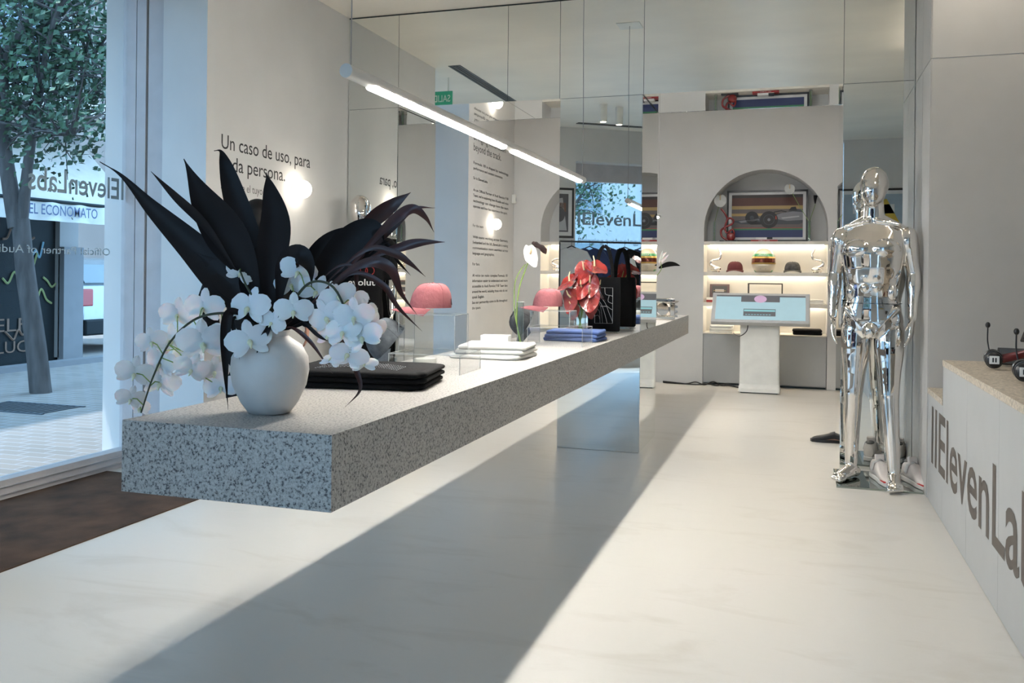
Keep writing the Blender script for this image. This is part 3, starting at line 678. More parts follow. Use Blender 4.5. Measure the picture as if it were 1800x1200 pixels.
# ------------------------------------------------------------------ things laid out on the table
def folded(name, c, L_, D_, H_, m, label, group=None, rz=0, seed=1, cat='shirt', layers=3):
    rnd = random.Random(seed); r = empty(name, (c[0], c[1], c[2]), label, cat, group, rz)
    def pillow(z0, z1, lx, ly, ox, oy):
        mb = MB(); rings = []; n = 40
        for i in range(9):
            t = i/8; z = z0+(z1-z0)*t; k = (1-abs(2*t-1)**3.2*.055)
            row = []
            for j in range(n):
                q = 2*math.pi*j/n; cc_, ss = math.cos(q), math.sin(q); p = .17
                wv = 1+.012*math.sin(5*q+seed)+.010*math.sin(9*q+2*seed+t*2)
                row.append(Vector((ox+lx/2*k*wv*math.copysign(abs(cc_)**p, cc_), oy+ly/2*k*wv*math.copysign(abs(ss)**p, ss), z+(.0022*math.sin(3*q+seed) if 0 < i < 8 else (.0018*math.sin(3*q+seed) if i == 8 else 0)))))
            rings.append(row)
        return mb.loft(rings)
    h = H_/layers
    for k in range(layers):
        part('fold', pillow(k*h+.0005, (k+1)*h+.001, L_-rnd.uniform(0, .012), D_-rnd.uniform(0, .012), rnd.uniform(-.004, .004), rnd.uniform(-.004, .004)), m, r)
    part('collar', MB().tube([Vector((.05*math.cos(a), D_*.18+.04*math.sin(a), H_+.001)) for a in [math.pi*i/12 for i in range(13)]], .004, 8, ry=.0025), m, r)
    return r
bs = folded('folded_shirt', (-1.405, 2.74, ST), .50, .36, .058, black, 'folded black shirt with dotted white print beside the vase', rz=math.radians(10), seed=2, layers=3)
dp = MB()
for a in range(6):
    for i in range(26):
        t = i/25; q = Vector((-.14+.28*t, -.02-.022*a+.10*math.sin(t*math.pi*.9+.2), .0605)); dp.obox(q, (.0022, 0, 0), (0, .0022, 0), (0, 0, .0006))
part('dotted_print', dp, mat('grey_print', (.35, .35, .38), .8), bs, label='curved rows of white dots printed on the shirt')

def make_cap(name, loc, rz, m, label, group=None, tilt=None, curve=.35):
    r = empty(name, loc, label, 'cap', group, rz)
    if tilt: r.rotation_euler = (tilt[0], tilt[1], rz)
    cr = MB(); n = 48; rings = []
    def P_(q, t, k=1.0):
        rr = .092*math.cos(t)**.52; bk = max(0, math.sin(q))
        return Vector((rr*math.cos(q)*.86*k, rr*math.sin(q)*k+.010*math.sin(t)*k, .108*math.sin(t)*k))
    T = [0.0, .1, .25, .4, .6, .8, 1.0, 1.2, 1.38, 1.5]
    for t in T: rings.append([P_(2*math.pi*j/n, t) for j in range(n)])
    inner = [[P_(2*math.pi*j/n, t, .972) for j in range(n)] for t in T[::-1]]
    cr.loft(rings+inner, cap=True); cr.f = cr.f[:-2]; cr.m = cr.m[:-2]; cr.s = cr.s[:-2]
    # bridge the rims
    k0 = len(rings)*n*2-n
    cr.add([], []); 
    for j in range(n): cr.f.append([j, (j+1) % n, k0+(j+1) % n, k0+j]); cr.m.append(0); cr.s.append(True)
    tp = (len(rings)-1)*n
    part('crown', cr, m, r)
    sm_ = MB()
    for k in range(6):
        q = math.pi/6+k*math.pi/3; sm_.tube([P_(q, t, 1.004) for t in T], .0012, 5)
    part('seams', sm_, m, r)
    br = MB(); rings = []
    for i in range(9):
        t = i/8; x = -.086+.172*t; s_ = math.sin(math.pi*max(.04, min(.96, t)))**.55
        y0 = -.091*math.sqrt(max(0.02, 1-(x/.0795)**2))+.003; y1 = y0-.078*s_-.006
        row = [Vector((x, y0+(y1-y0)*u, .004-curve*9*x*x*(.3+.7*u)-.012*u*u)) for u in (0, .25, .5, .75, 1)]
        rings.append(row+[p-Vector((0, 0, .003)) for p in row[::-1]])
    br.loft(rings); part('brim', br, m, r)
    op = MB(); po_ = [(.040*math.cos(a_), .036*math.sin(a_)) for a_ in [math.pi*i/12 for i in range(13)]]
    op.prism([(x_, z_+.014) for x_, z_ in po_], (0, .0925, 0), (1, 0, 0), (0, -.12, 1), .002); part('opening_shade', op, mat('cap_inside_shade_'+m.name, tuple(q_*.25 for q_ in m.node_tree.nodes['Color Ramp'].color_ramp.elements[0].color[:3]), .95), r)  # solid patch for the opening, its shade put into a dimmed cloth colour
    part('back_strap', MB().tube([Vector((.045*math.cos(a_), .093-.012*abs(math.cos(a_)), .007)) for a_ in [math.pi*i/8 for i in range(9)]], .006, 6, ry=.0015, ref=(0, 0, 1)), m, r)
    part('button', MB().ell((0, .010, .108), (.007, .007, .004), n=10), m, r)
    r.scale = (.90,)*3
    return r
# -- first acrylic riser group
def abox(name, c, lx, ly, h, label, rz=0, group='clear acrylic risers'):
    r = empty(name, c, label, 'display riser', group, rz); t = .003
    b_ = MB(); x, y = lx/2, ly/2
    b_.box(-x, x, -y, -y+t, .001, h-t); b_.box(-x, x, y-t, y, .001, h-t); b_.box(-x, -x+t, -y+t, y-t, .001, h-t); b_.box(x-t, x, -y+t, y-t, .001, h-t)
    part('side_panel', b_, acryl, r)
    part('top_panel', MB().box(-x, x, -y, y, h-t, h), acryl, r)
    e = MB(); q = .0011
    for sx in (-1, 1):
        for sy in (-1, 1): e.box(sx*x-q, sx*x+q, sy*y-q, sy*y+q, 0.001, h)
        e.box(sx*x-q, sx*x+q, -y, y, h-q*2, h+.0002); e.box(-x, x, sx*y-q, sx*y+q, h-q*2, h+.0002)
    part('polished_edge', e, acredge, r)
    return r
abox('acrylic_riser', (-1.34, 3.20, ST), .285, .26, .075, 'low clear acrylic riser behind the folded black shirt, lower of two', rz=.05)
abox('acrylic_riser', (-1.365, 3.24, ST+.0755), .23, .17, .145, 'tall clear acrylic box carrying the nearer pink cap', rz=.05)
make_cap('baseball_cap', (-1.385, 3.25, ST+.244), math.radians(-60), pinkc, 'dusty pink cap on the nearer tall acrylic box', 'pink caps on acrylic boxes')
make_cap('baseball_cap', (-1.525, 3.18, ST+.098), math.radians(-62), greyc, 'grey denim cap standing beside the acrylic riser behind the flowers', tilt=(math.radians(50), 0))
single('charging_puck', MB().lathe([(.001, 0), (.043, 0), (.045, .003), (.045, .040), (.043, .043), (.001, .043)], (-1.40, 3.235, ST+.0005), n=40), whitep, 'round white puck under the low acrylic riser', 'puck')
pn = empty('pen', (-1.43, 3.13, ST+.008), 'thick dark pen with brass tip lying under the acrylic riser', 'pen', rz=math.radians(5))
part('barrel', MB().cyl((-.05, 0, 0), (.04, 0, 0), .0075), mat('dark_marble', (.06, .06, .07), .3, var=.7, scale=60), pn); part('tip', MB().cyl((.04, 0, 0), (.062, 0, 0), .007, .003), mat('brass', (.6, .4, .2), .3, 1), pn)
for k in range(3):
    folded('folded_shirt', (-1.325+.006*k, 3.86+.008*k, ST+.0195*k+.001*k), .34-.006*k, .30, .0185, whitec, ['bottom', 'middle', 'top'][k]+' white folded shirt of the pile on the table middle', 'pile of white shirts', rz=.08*(k-1)+.04, seed=4+k, layers=1)
wb = empty('paper_box', (-1.535, 4.50, ST), 'small white paper box with a pale blue band on the table', 'box', rz=.15)
part('carton', MB().box(-.075, .075, -.05, .05, 0, .055), mat('white_card', (.78, .78, .76), .6), wb, bevel=.002); part('band', MB().box(-.0755, .0755, -.0505, .0505, .002, .018), mat('pale_blue_card', (.35, .55, .62), .6), wb); part('lid_mark', MB().box(-.06, -.02, -.03, .03, .0551, .0556), MATS['pale_blue_card'], wb)
dc = make_cap('baseball_cap', (-1.475, 4.86, ST+.10), math.radians(-60), dgreyc, 'washed black cap leaning beside the tall anthurium glass', tilt=(math.radians(62), math.radians(0)))
# -- glass with white anthurium
def glass_vase(c, r, h, label, group=None):
    o = empty('glass_vase', c, label, 'vase', group)
    part('glass', MB().lathe([(.001, 0), (r, 0), (r, h), (r-.003, h), (r-.003, .012), (.001, .012)], n=28), vglass, o)
    part('rim', MB().tube([Vector((r*math.cos(a), r*math.sin(a), h)) for a in [2*math.pi*i/28 for i in range(29)]], .0016, 6), acredge, o)
    return o
glass_vase((-1.405, 4.52, ST), .019, .235, 'slim tall glass tube vase with the white anthurium')
def spathe(par, p, face, r, m, lab=None, sp=True, asp=1.15):
    """heart shaped anthurium spathe with spadix"""
    f = Vector(face).normalized(); up = ZZ-f*f.dot(ZZ); up = up.normalized() if up.length > .05 else Y.copy(); sd = up.cross(f).normalized()
    rings = []; n = 26
    for k, s_ in enumerate((.04, .3, .55, .8, .93, 1.0)):
        row = []
        for j in range(n):
            q = 2*math.pi*j/n; h = 1-.22*math.exp(-((q-math.pi/2)/.35)**2)+.22*math.exp(-((q-3*math.pi/2)/.45)**2)
            x = math.cos(q)*.92*s_*h; y = (math.sin(q)*asp*h)*s_-.15*s_
            wz = .16*(x*x+y*y)+.07*math.sin(3*q)*s_**2+.05*math.sin(7*q+r*90)*s_**3-.08*s_
            row.append(p+sd*(x*r)+up*(y*r)+f*(wz*r))
        rings.append(row)
    mb = MB(); mb.loft(rings+[[q-f*.0009 for q in rr] for rr in rings[::-1]])
    o = part('bloom', mb, m, par, W=True)
    if sp:
        s_ = MB().tube([p+f*.001, p+f*r*.35+up*r*.25, p+f*r*.55+up*r*.62], [.006, .0052, .003], 8)
        so = bpy.data.objects.new('spadix', s_.mesh('spadix', [mat('cream_spadix', (.66, .50, .30), .6)], WL[par])); COL.objects.link(so); so.parent = o; WL[so] = WL[par]
    return o
wv_ = Vector((-1.405, 4.52, ST+.02)); zg = (wv_-CAM).dot(FW)
G = lambda u, v_, dz=0: px(u, v_, d=zg+dz)
wa = empty('anthurium', wv_, 'white anthurium with a dark curled top in the slim glass tube', 'flower')
part('stem', MB().tube(spline([wv_, G(908, 560), G(912, 510), G(922, 478), G(928, 462)]), .0038, 8), green, wa, W=True)
part('stem', MB().tube(spline([wv_+X*.004, G(905, 550), G(905, 500), G(914, 476), G(924, 464)]), .0028, 8), green, wa, W=True)
spathe(wa, G(932, 446), (.9, -.9, .5), 15*zg/FP, mat('white_spathe', (.60, .61, .59), .4, coat=.1), asp=1.45)
spathe(wa, G(947, 431, .01), (-.4, -.6, -1.2), 14*zg/FP, leafr, sp=False)
# -- second acrylic pair with second pink cap, blue shirts
abox('acrylic_riser', (-1.225, 4.68, ST), .30, .26, .10, 'low clear acrylic riser over the blue shirts, lower of two', rz=.02)
abox('acrylic_riser', (-1.275, 4.72, ST+.1005), .22, .17, .085, 'upper clear acrylic box carrying the farther pink cap', rz=.02)
make_cap('baseball_cap', (-1.31, 4.72, ST+.208), math.radians(-64), pinkc, 'dusty pink cap on the farther acrylic box near the red flowers', 'pink caps on acrylic boxes')
for k in range(3):
    folded('folded_shirt', (-1.235+.004*k, 5.05, ST+.0205*k+.0005), .33-.005*k, .27, .020, bluec, ['bottom', 'middle', 'top'][k]+' blue folded shirt of the pile behind the acrylic riser', 'pile of blue shirts', rz=.05*(k-1), seed=11+k, layers=1)
# -- red anthuriums
rv = Vector((-1.30, 5.46, ST)); glass_vase(rv, .036, .20, 'clear glass vase full of green stems with red anthuriums')
zr = (rv-CAM).dot(FW); Rr = lambda u, v_, dz=0: px(u, v_, d=zr+dz)
for i, (u, v_, dz, r, f) in enumerate(((1045, 468, -.02, 21, (.5, -.6, 1.2)), (1027, 474, -.04, 17, (-.2, -1, .3)), (1037, 496, -.07, 16, (.2, -1, .1)), (1001, 494, -.03, 18, (-.6, -.7, .9)), (1014, 486, .05, 15, (-.5, .3, .8)), (1003, 522, -.06, 17, (-.6, -1, .0)), (1035, 517, -.08, 19, (.3, -1, .15)), (1007, 538, -.04, 14, (-.4, -.9, -.2)), (1040, 538, -.03, 13, (.7, -.7, -.3)), (1050, 505, .05, 16, (.8, .4, .3)), (1022, 505, -.07, 15, (-.1, -1, .4)))):
    ra = empty('anthurium', rv+Z*.02, 'glossy red anthurium, one of the bunch beside the black tote bag', 'flower', 'bunch of red anthuriums')
    p = Rr(u, v_, dz); spathe(ra, p, f, r*zr/FP*1.12, redsp); a = i*.7
    b0 = rv+Vector((.018*math.cos(a), .018*math.sin(a), .02)); b1 = rv+Vector((-.02*math.cos(a), -.02*math.sin(a), .19))
    part('stem', MB().tube(spline([b0, b1, (b1*.4+p*.6)+Z*.01, p-Vector(f).normalized()*.003]), .0030, 8), green, ra, W=True)
# -- tote bag on a small stand
tb = empty('tote_bag', (-1.215, 5.78, ST+.012), 'black tote bag with white line pattern standing before the mirror column', 'bag', rz=math.radians(14))
part('body', MB().loft([ring(z, a, b_, 0, 0, 6) for z, a, b_ in ((0, .100, .022), (.01, .106, .030), (.12, .108, .034), (.28, .108, .022), (.355, .107, .010), (.36, .105, .008))]), black, tb)
for sy in (-1, 1):
    part('handle', MB().tube(spline([(-.055, sy*.012, .33), (-.05, sy*.014, .43), (-.03, sy*.018, .53), (.0, sy*.02, .565), (.03, sy*.018, .53), (.05, sy*.014, .43), (.055, sy*.012, .33)]), .011, 8, ry=.002, ref=(1, 0, 0.01)), black, tb)
pl = MB(); wl = mat('white_line_print', (.7, .7, .68), .7); q0, q1, z0, z1, yy = -.062, .055, .055, .29, -.0352
def ln(a, b_, r=.0013): pl.tube([Vector((q0+(q1-q0)*s_, yy-.001+.02*max(0, z_-.45)*.0+(.012*max(0, z_-.3)), z0+(z1-z0)*z_)) for s_, z_ in spline2(a)], r, 5, ry=.0005)
def spline2(P): return [(p.x, p.y) for p in spline([(a, b_, 0) for a, b_ in P], 6)]
for c in ([(0, 0), (0, .5), (0, 1)], [(0, 1), (.5, 1), (1, 1)], [(1, 1), (1, .5), (1, 0)], [(1, 0), (.5, 0), (0, 0)], [(0, 1), (.15, .7), (.4, .5), (.6, .2), (.7, 0)], [(.25, 1), (.35, .75), (.6, .55), (.8, .3), (1, .05)], [(.55, 1), (.6, .82), (.9, .78), (1, .76)], [(0, .62), (.2, .6), (.35, .4), (.45, 0)], [(0, .4), (.25, .35), (.3, .1), (.3, 0)], [(0, .2), (.2, .22), (.3, .1)], [(.8, .78), (.75, .62), (1, .55)], [(.65, .5), (.85, .42), (1, .38)]): ln(c, None)
pl.merge(text('IIElevenLabs', (-.022, yy-.004, .165), X, Z, .007, .036, bold=.02))
part('line_print', pl, wl, tb, label='white line pattern printed on the bag')
es_ = empty('display_stand', (-1.215, 5.78, ST), 'small wire stand under the black tote bag', 'stand', rz=math.radians(14))
part('wire', MB().tube([(-.09, -.05, .003), (.09, -.05, .003), (.09, .05, .003), (-.09, .05, .003), (-.09, -.05, .003)], .003, 8).tube([(-.09, -.05, .003), (-.09, -.052, .011)], .003, 8), chrome, es_)
# -- far end: chrome cube frame, scissor stand, leaf sprig
cb = empty('chrome_block', (-1.135, 7.90, ST), 'chrome cube-shaped object at the far end of the granite table', 'ornament', rz=.3)
part('body', MB().box(-.10, .10, -.09, .09, 0, .035).box(-.10, .10, -.09, .09, .155, .19).box(-.10, -.055, -.09, .09, .03, .16).box(.055, .10, -.09, .09, .03, .16), chrome, cb, bevel=.006); part('window_ring', MB().cyl((0, -.04, .095), (0, .04, .095), .055), chrome, cb)
sc = empty('scissor_stand', (-1.13, 8.35, ST), 'chrome zigzag scissor stand at the far end of the table', 'stand', rz=.2)
mb = MB(); mb.box(-.07, .07, -.06, .06, 0, .012)
for k in range(3):
    z = .012+.045*k
    for s_ in (-1, 1):
        for y in (-.05, .05): mb.obox((0, y, z+.0225), (.07, 0, s_*.020), (0, .006, 0), (-.002*s_, 0, .005))
mb.box(-.08, .08, -.06, .06, .147, .157); part('frame', mb, chrome, sc)
sv = Vector((-1.30, 7.28, ST)); glass_vase(sv, .018, .17, 'slim glass vase with dark leaf and white bloom behind the column')
zs = (sv-CAM).dot(FW); Ss = lambda u, v_, dz=0: px(u, v_, d=zs+dz)
sp_ = empty('leaf_sprig', sv+Z*.02, 'sprig with one dark horizontal leaf and small white bloom behind the column', 'flower')
part('stem', MB().tube(spline([sv+Z*.02, sv+Z*.2, Ss(1158, 480, 0), Ss(1162, 460)]), .003, 8), green, sp_, W=True)
leaf(sp_, [Ss(1158, 471), Ss(1172, 465), Ss(1184, 464), Ss(1196, 467)], 9*zs/FP, leafd, 0)
leaf(sp_, [Ss(1160, 462), Ss(1164, 450), Ss(1172, 443)], 5*zs/FP, petal, 0); leaf(sp_, [Ss(1158, 462), Ss(1162, 450), Ss(1165, 440)], 4*zs/FP, petal, 0); leaf(sp_, [Ss(1160, 464), Ss(1168, 455), Ss(1176, 447)], 4*zs/FP, petal, 0)
# ------------------------------------------------------------------ niches: shelves, cabinets, led strips
SH = (1.633, 1.283, .935); CT = .592
def niche(x0, x1, side):
    for k, z in enumerate(SH):
        nm = ('top', 'middle', 'lower')[k]
        r = empty('shelf', ((x0+x1)/2, BW+.2, z-.03), nm+' lit plaster shelf of the '+side+' arched niche', 'shelf', 'lit niche shelves '+side)
        part('board', MB().box(x0+.001, x1-.001, BW+.003, BW+.399, z-.024, z), nichem, r, W=True); part('front_lip', MB().box(x0+.001, x1-.001, BW+.003, BW+.017, z-.040, z-.024), nichem, r, W=True)
        part('led_strip', MB().box(x0+.03, x1-.03, BW+.022, BW+.034, z-.031, z-.025), ledn, r, W=True)
        part('back_led_strip', MB().box(x0+.03, x1-.03, BW+.375, BW+.39, z-.030, z-.025), ledn, r, W=True)
    c = empty('cabinet', ((x0+x1)/2, BW, 0), 'grey low cabinet under the '+side+' arched niche', 'cabinet')
    xm = (x0+x1)/2
    part('body', MB().box(x0+.002, x1-.002, BW+.02, BW+.398, .02, CT-.014), panelb, c, W=True)
    part('top', MB().box(x0+.002, x1-.002, BW-.012, BW+.398, CT-.012, CT), nichem, c, W=True)
    part('door', MB().box(x0+.006, xm-.002, BW-.010, BW+.016, .03, CT-.016), panelb, c, W=True, bevel=.002); part('door', MB().box(xm+.002, x1-.006, BW-.010, BW+.016, .03, CT-.016), panelb, c, W=True, bevel=.002)
    part('plinth', MB().box(x0+.01, x1-.01, BW+.03, BW+.39, 0, .02), edgem, c, W=True)
niche(-2.954, -1.614, 'left'); niche(-1.012, .326, 'right')
yn = BW+.20
def at(u, v_, y=BW+.2): return px(u, v_, y=y)
def swan(c, rz, label, fl=1):
    s_ = empty('abstract_sculpture', c, label, 'ornament', 'silver flame shaped ornaments', rz=rz)
    mb = MB(); mb.ell((0, 0, .035), (.062, .045, .036)); mb.lathe([(.001, 0), (.045, 0), (.04, .02), (.001, .02)], n=20); part('base', mb, chrome, s_)
    part('neck', MB().tube(spline([(fl*.0, 0, .05), (fl*-.06, 0, .09), (fl*-.05, 0, .13), (fl*.03, 0, .15), (fl*.055, 0, .20), (fl*.03, 0, .26), (fl*.01, 0, .30)]), [.022, .022, .022, .021, .021, .020, .020, .02, .02, .019, .018, .018, .018, .018, .018, .018, .018, .017, .017, .017, .016, .016, .016, .016, .016, .015, .015, .015, .015, .014, .014, .014, .013, .013, .013, .012, .012, .012, .012, .011, .011, .010, .010, .009, .009, .008, .008, .007, .006, .005, .005, .004, .003, .002, .001][:len(spline([(0, 0, 0)]*7))], 12), chrome, s_)
    return s_
p = at(1259, 477); swan((p.x, yn-.06, SH[1]), 0, 'silver curled sculpture at the left end of the middle shelf')
p = at(1436, 477); swan((p.x, yn-.06, SH[1]), 0, 'silver curled sculpture at the right end of the middle shelf', -1)
swan((-2.78, yn-.06, SH[1]), 0, 'silver curled sculpture in the left niche seen beside the column')
p = at(1292, 477); make_cap('baseball_cap', (p.x, yn, SH[1]+.028), 0, maroonc, 'dark maroon cap left of the racing helmet').scale = (1.12, 1.12, .9)
p = at(1393, 477); make_cap('baseball_cap', (p.x, yn, SH[1]+.028), 0, dgreyc, 'black cap right of the racing helmet').scale = (1.12, 1.12, .9)
# helmet
p = at(1342, 477); he = empty('racing_helmet', (p.x, yn, SH[1]), 'white, gold and green full-face racing helmet on the middle shelf', 'helmet')
he.scale = (1, 1, 1.2)
hm = MB(); rings = []
for i in range(17):
    t = -math.pi/2*.62+(math.pi/2*.62+math.pi/2-.03)*i/16
    rr = math.cos(t)**.8; z = .135+.125*math.sin(t)/1.0; rings.append([Vector((.132*rr*math.cos(q), .155*rr*math.sin(q)-(.02 if t < -.2 else 0)*max(0, -math.sin(q)), z)) for q in [2*math.pi*j/36 for j in range(36)]])
hm.loft(rings); zb = min(v_.z for v_ in hm.v)
for v_ in hm.v: v_.z -= zb-.002
part('shell', hm, mat('helmet_white', (.42, .39, .33), .28, coat=.4), he)
def band(z0, z1, k, m, nm, a0=-math.pi, a1=0, dy=0):
    r_ = []
    for z in [z0+(z1-z0)*i/6 for i in range(7)]:
        t = math.asin(max(-.85, min(.99, (z+zb-.135)/.125))); rr = math.cos(t)**.8
        r_.append([Vector((.132*rr*k*math.cos(q), .155*rr*k*math.sin(q)+dy, z)) for q in [a0+(a1-a0)*j/24 for j in range(25)]])
    inn = [[Vector((v_.x*.985, v_.y*.985, v_.z)) for v_ in r] for r in r_]
    mb = MB()
    for a, b_ in zip(r_, inn): a.extend(b_[::-1])
    mb.loft(r_); return part(nm, mb, m, he)
band(.095, .135, 1.02, mat('gold_visor', (.14, .035, .02), .12, .6), 'visor', -math.pi*.93, -math.pi*.07)
band(.136, .150, 1.025, mat('gold_band', (.55, .36, .10), .3, .7), 'gold_band', -math.pi, math.pi*.999)
band(.080, .094, 1.025, MATS['gold_band'], 'gold_band', -math.pi, math.pi*.999)
gb = band(.152, .178, 1.02, mat('helmet_green', (.03, .22, .10), .3), 'green_band')
he_t = MB().merge(text('Revolut', (-.04, -.150, .158), X, Z, .014, .08, bold=.02)); part('lettering', he_t, whl, he)
band(.004, .022, 1.02, MATS['helmet_green'], 'green_rim', -math.pi, math.pi*.999)
rgm = MB()
for k in range(4):
    c = Vector((-.024+.016*k, -.147, .045)); rgm.tube([c+Vector((.011*math.cos(q), 0, .011*math.sin(q))) for q in [2*math.pi*i/16 for i in range(17)]], .0014, 5)
part('ring_emblem', rgm, blackp, he); part('crest', MB().ell((0, -.075, .190), (.032, .035, .016)), MATS['gold_band'], he)
# top shelf: framed racing print
pa, pb_ = at(1277, 332, y=BW+.16), at(1421, 332, y=BW+.16); zt_ = (pa.z+pb_.z)/2; ztb = SH[0]+.001; wd = pb_.x-pa.x; ht = zt_-ztb
fp_ = empty('framed_picture', ((pa.x+pb_.x)/2, BW+.22, ztb), 'large black-framed racing car print leaning in the arched niche', 'picture'); fp_.rotation_euler = (math.radians(-7), 0, 0)
h = wd/2; fw = .022
part('frame', MB().box(-h, h, -.02, .0, 0, fw).box(-h, h, -.02, 0, ht-fw, ht).box(-h, -h+fw, -.02, 0, fw, ht-fw).box(h-fw, h, -.02, 0, fw, ht-fw), blackp, fp_)
part('mount', MB().box(-h+fw, h-fw, -.010, -.002, fw, ht-fw), mat('mount_card', (.62, .62, .62), .8), fp_)
a0, a1, b0, b1 = -h+.055, h-.055, .052, ht-.052
pc = [('asphalt_dark', (.035, .028, .026)), ('asphalt', (.12, .10, .095)), ('kerb_yellow', (.38, .26, .10)), ('grandstand', (.085, .03, .02)), ('kerb_green', (.04, .20, .09)), ('kerb_red', (.4, .06, .05)), ('run_off_blue', (.02, .035, .12)), ('car_grey', (.20, .20, .22)), ('tyre', (.012, .012, .013)), ('car_dark', (.05, .055, .065)), ('car_red', (.4, .05, .03)), ('car_light', (.40, .40, .42))]
pms = [mat('print_'+n_, c_, .5) for n_, c_ in pc]
pic = MB(); PW, PH = a1-a0, b1-b0
def R_(x0, x1, z0, z1, mi, lay=1): pic.box(a0+PW*x0, a0+PW*x1, -.0105-.0006*lay, -.0105, b0+PH*z0, b0+PH*z1, mi)
def Pg(pts, mi, lay=2): pic.prism([(a0+PW*x, b0+PH*z) for x, z in pts], (0, -.0105-.0006*(lay-1), 0), (1, 0, 0), (0, 0, 1), .0006, mi)
R_(0, 1, 0, 1, 1, 0.5); R_(0, 1, .74, 1, 3); R_(0, 1, .93, 1, 0, 2); R_(0, 1, .66, .74, 2); R_(0, 1, .60, .66, 1); R_(0, 1, .50, .56, 2); R_(0, 1, 0, .17, 6); R_(0, 1, .17, .21, 4); R_(0, 1, .21, .225, 5); R_(0, 1, .225, .3, 1)
def disc(cx, cz, r, mi, lay): Pg([(cx+r*math.cos(q)*PH/PW, cz+r*math.sin(q)) for q in [2*math.pi*i/24 for i in range(24)]], mi, lay)
Pg([(.04, .36), (.14, .31), (.34, .30), (.95, .30), (1, .34), (1, .62), (.90, .66), (.84, .63), (.78, .58), (.62, .55), (.55, .48), (.40, .46), (.2, .42), (.05, .39)], 9)
Pg([(.60, .50), (.70, .56), (.86, .60), (1, .58), (1, .40), (.78, .38), (.66, .42)], 7, 3); Pg([(.10, .38), (.38, .44), (.40, .40), (.14, .34)], 7, 3)
Pg([(.80, .62), (.84, .70), (.90, .71), (.92, .62)], 8, 3); Pg([(.58, .54), (.60, .60), (.70, .63), (.78, .60), (.77, .58), (.70, .605), (.61, .58), (.60, .54)], 8, 4)
Pg([(.27, .30), (.42, .30), (.42, .36), (.27, .37)], 8, 3); R_(.62, .64, .42, .50, 10, 4); R_(.52, .54, .44, .50, 10, 4); Pg([(.7, .46), (.95, .50), (.95, .47), (.72, .43)], 11, 4)
disc(.29, .46, .15, 8, 3); disc(.29, .46, .05, 9, 4); disc(.53, .41, .20, 8, 4); disc(.53, .41, .125, 9, 5); disc(.53, .41, .11, 8, 6); disc(.53, .41, .035, 7, 7)
part('print', pic, pms, fp_, label='printed photograph of a grey open-wheel racing car')
# books, vases, red sculpture on the top shelf
p = at(1344, 421); bk = empty('book', (p.x, BW+.09, SH[0]+.0), 'red-spined book under the white booklet on the top shelf', 'book'); part('cover', MB().box(-.145, .145, -.055, .055, 0, .020), mat('book_red', (.33, .03, .03), .5), bk, bevel=.001); part('title', text('FORMULA 1 CARS', (-.06, -.0552, .005), X, Z, .010, .12, bold=.01), whl, bk)
b2 = empty('book', (p.x, BW+.09, SH[0]+.0205), 'white booklet with a black patch on top of the red book', 'book'); part('cover', MB().box(-.09, .09, -.045, .045, 0, .026), MATS['white_card'], b2, bevel=.001); part('patch', MB().box(.03, .09, -.0452, .0452, .004, .0262), blackp, b2)
for u, lab, uf, vf, m, sz in ((1257, 'slim glass tube with a white anthurium left of the racing print', 1266, 351, MATS['white_spathe'], .075), (1422, 'slim glass tube with two blooms right of the racing print', 1388, 331, MATS['white_spathe'], .06)):
    q = at(u, 421); c = Vector((q.x, BW+.10, SH[0])); glass_vase(c, .018, .23, lab)
    fl_ = empty('anthurium', c+Z*.02, 'white anthurium bloom '+('at the left side of the niche' if u < 1300 else 'leaning left across the racing print'), 'flower')
    t_ = at(uf, vf, y=BW+.10); part('stem', MB().tube(spline([c+Z*.02, c+Z*.2, (c+Z*.2)*.5+t_*.5, t_]), .003, 8), green, fl_, W=True); spathe(fl_, t_, (.1, -1, .5), sz, m)
q = at(1422, 421); c = Vector((q.x, BW+.10, SH[0])); cl_ = empty('calla', c+Z*.022, 'dark curled calla bloom at the right side of the niche', 'flower'); t_ = at(1433, 350, y=BW+.10)
part('stem', MB().tube(spline([c+Z*.022, c+Z*.2, t_-Z*.06, t_]), .003, 8), green, cl_, W=True); part('bloom', MB().tube([t_-Z*.05, t_-Z*.0, t_+Z*.03, t_+Vector((.03, 0, .04))], [.005, .016, .024, .003], 12), leafd, cl_, W=True)
q = at(1282, 421); c = Vector((q.x, BW+.10, SH[0])); rs = empty('abstract_sculpture', c, 'glossy red looping ribbon sculpture left of the racing print', 'ornament')
redg = mat('red_gloss', (.22, .012, .012), .15, coat=.6); mb = MB()
mb.tube(spline([(-.01, 0, .015), (-.075, 0, .06), (-.085, .01, .13), (-.03, .0, .17), (.03, 0, .20), (.05, 0, .24), (.01, 0, .27), (-.03, 0, .24)]), .012, 10); mb.tube(spline([(.02, 0, .02), (.06, 0, .08), (.04, .01, .14), (-.02, 0, .10), (-.045, 0, .16), (-.02, 0, .26), (-.05, 0, .33), (-.09, 0, .38)]), .011, 10); mb.ell((.025, 0, .055), (.05, .03, .05))
part('ribbon', mb, redg, rs); part('base', MB().box(-.10, .09, -.035, .035, 0, .014), blackp, rs)
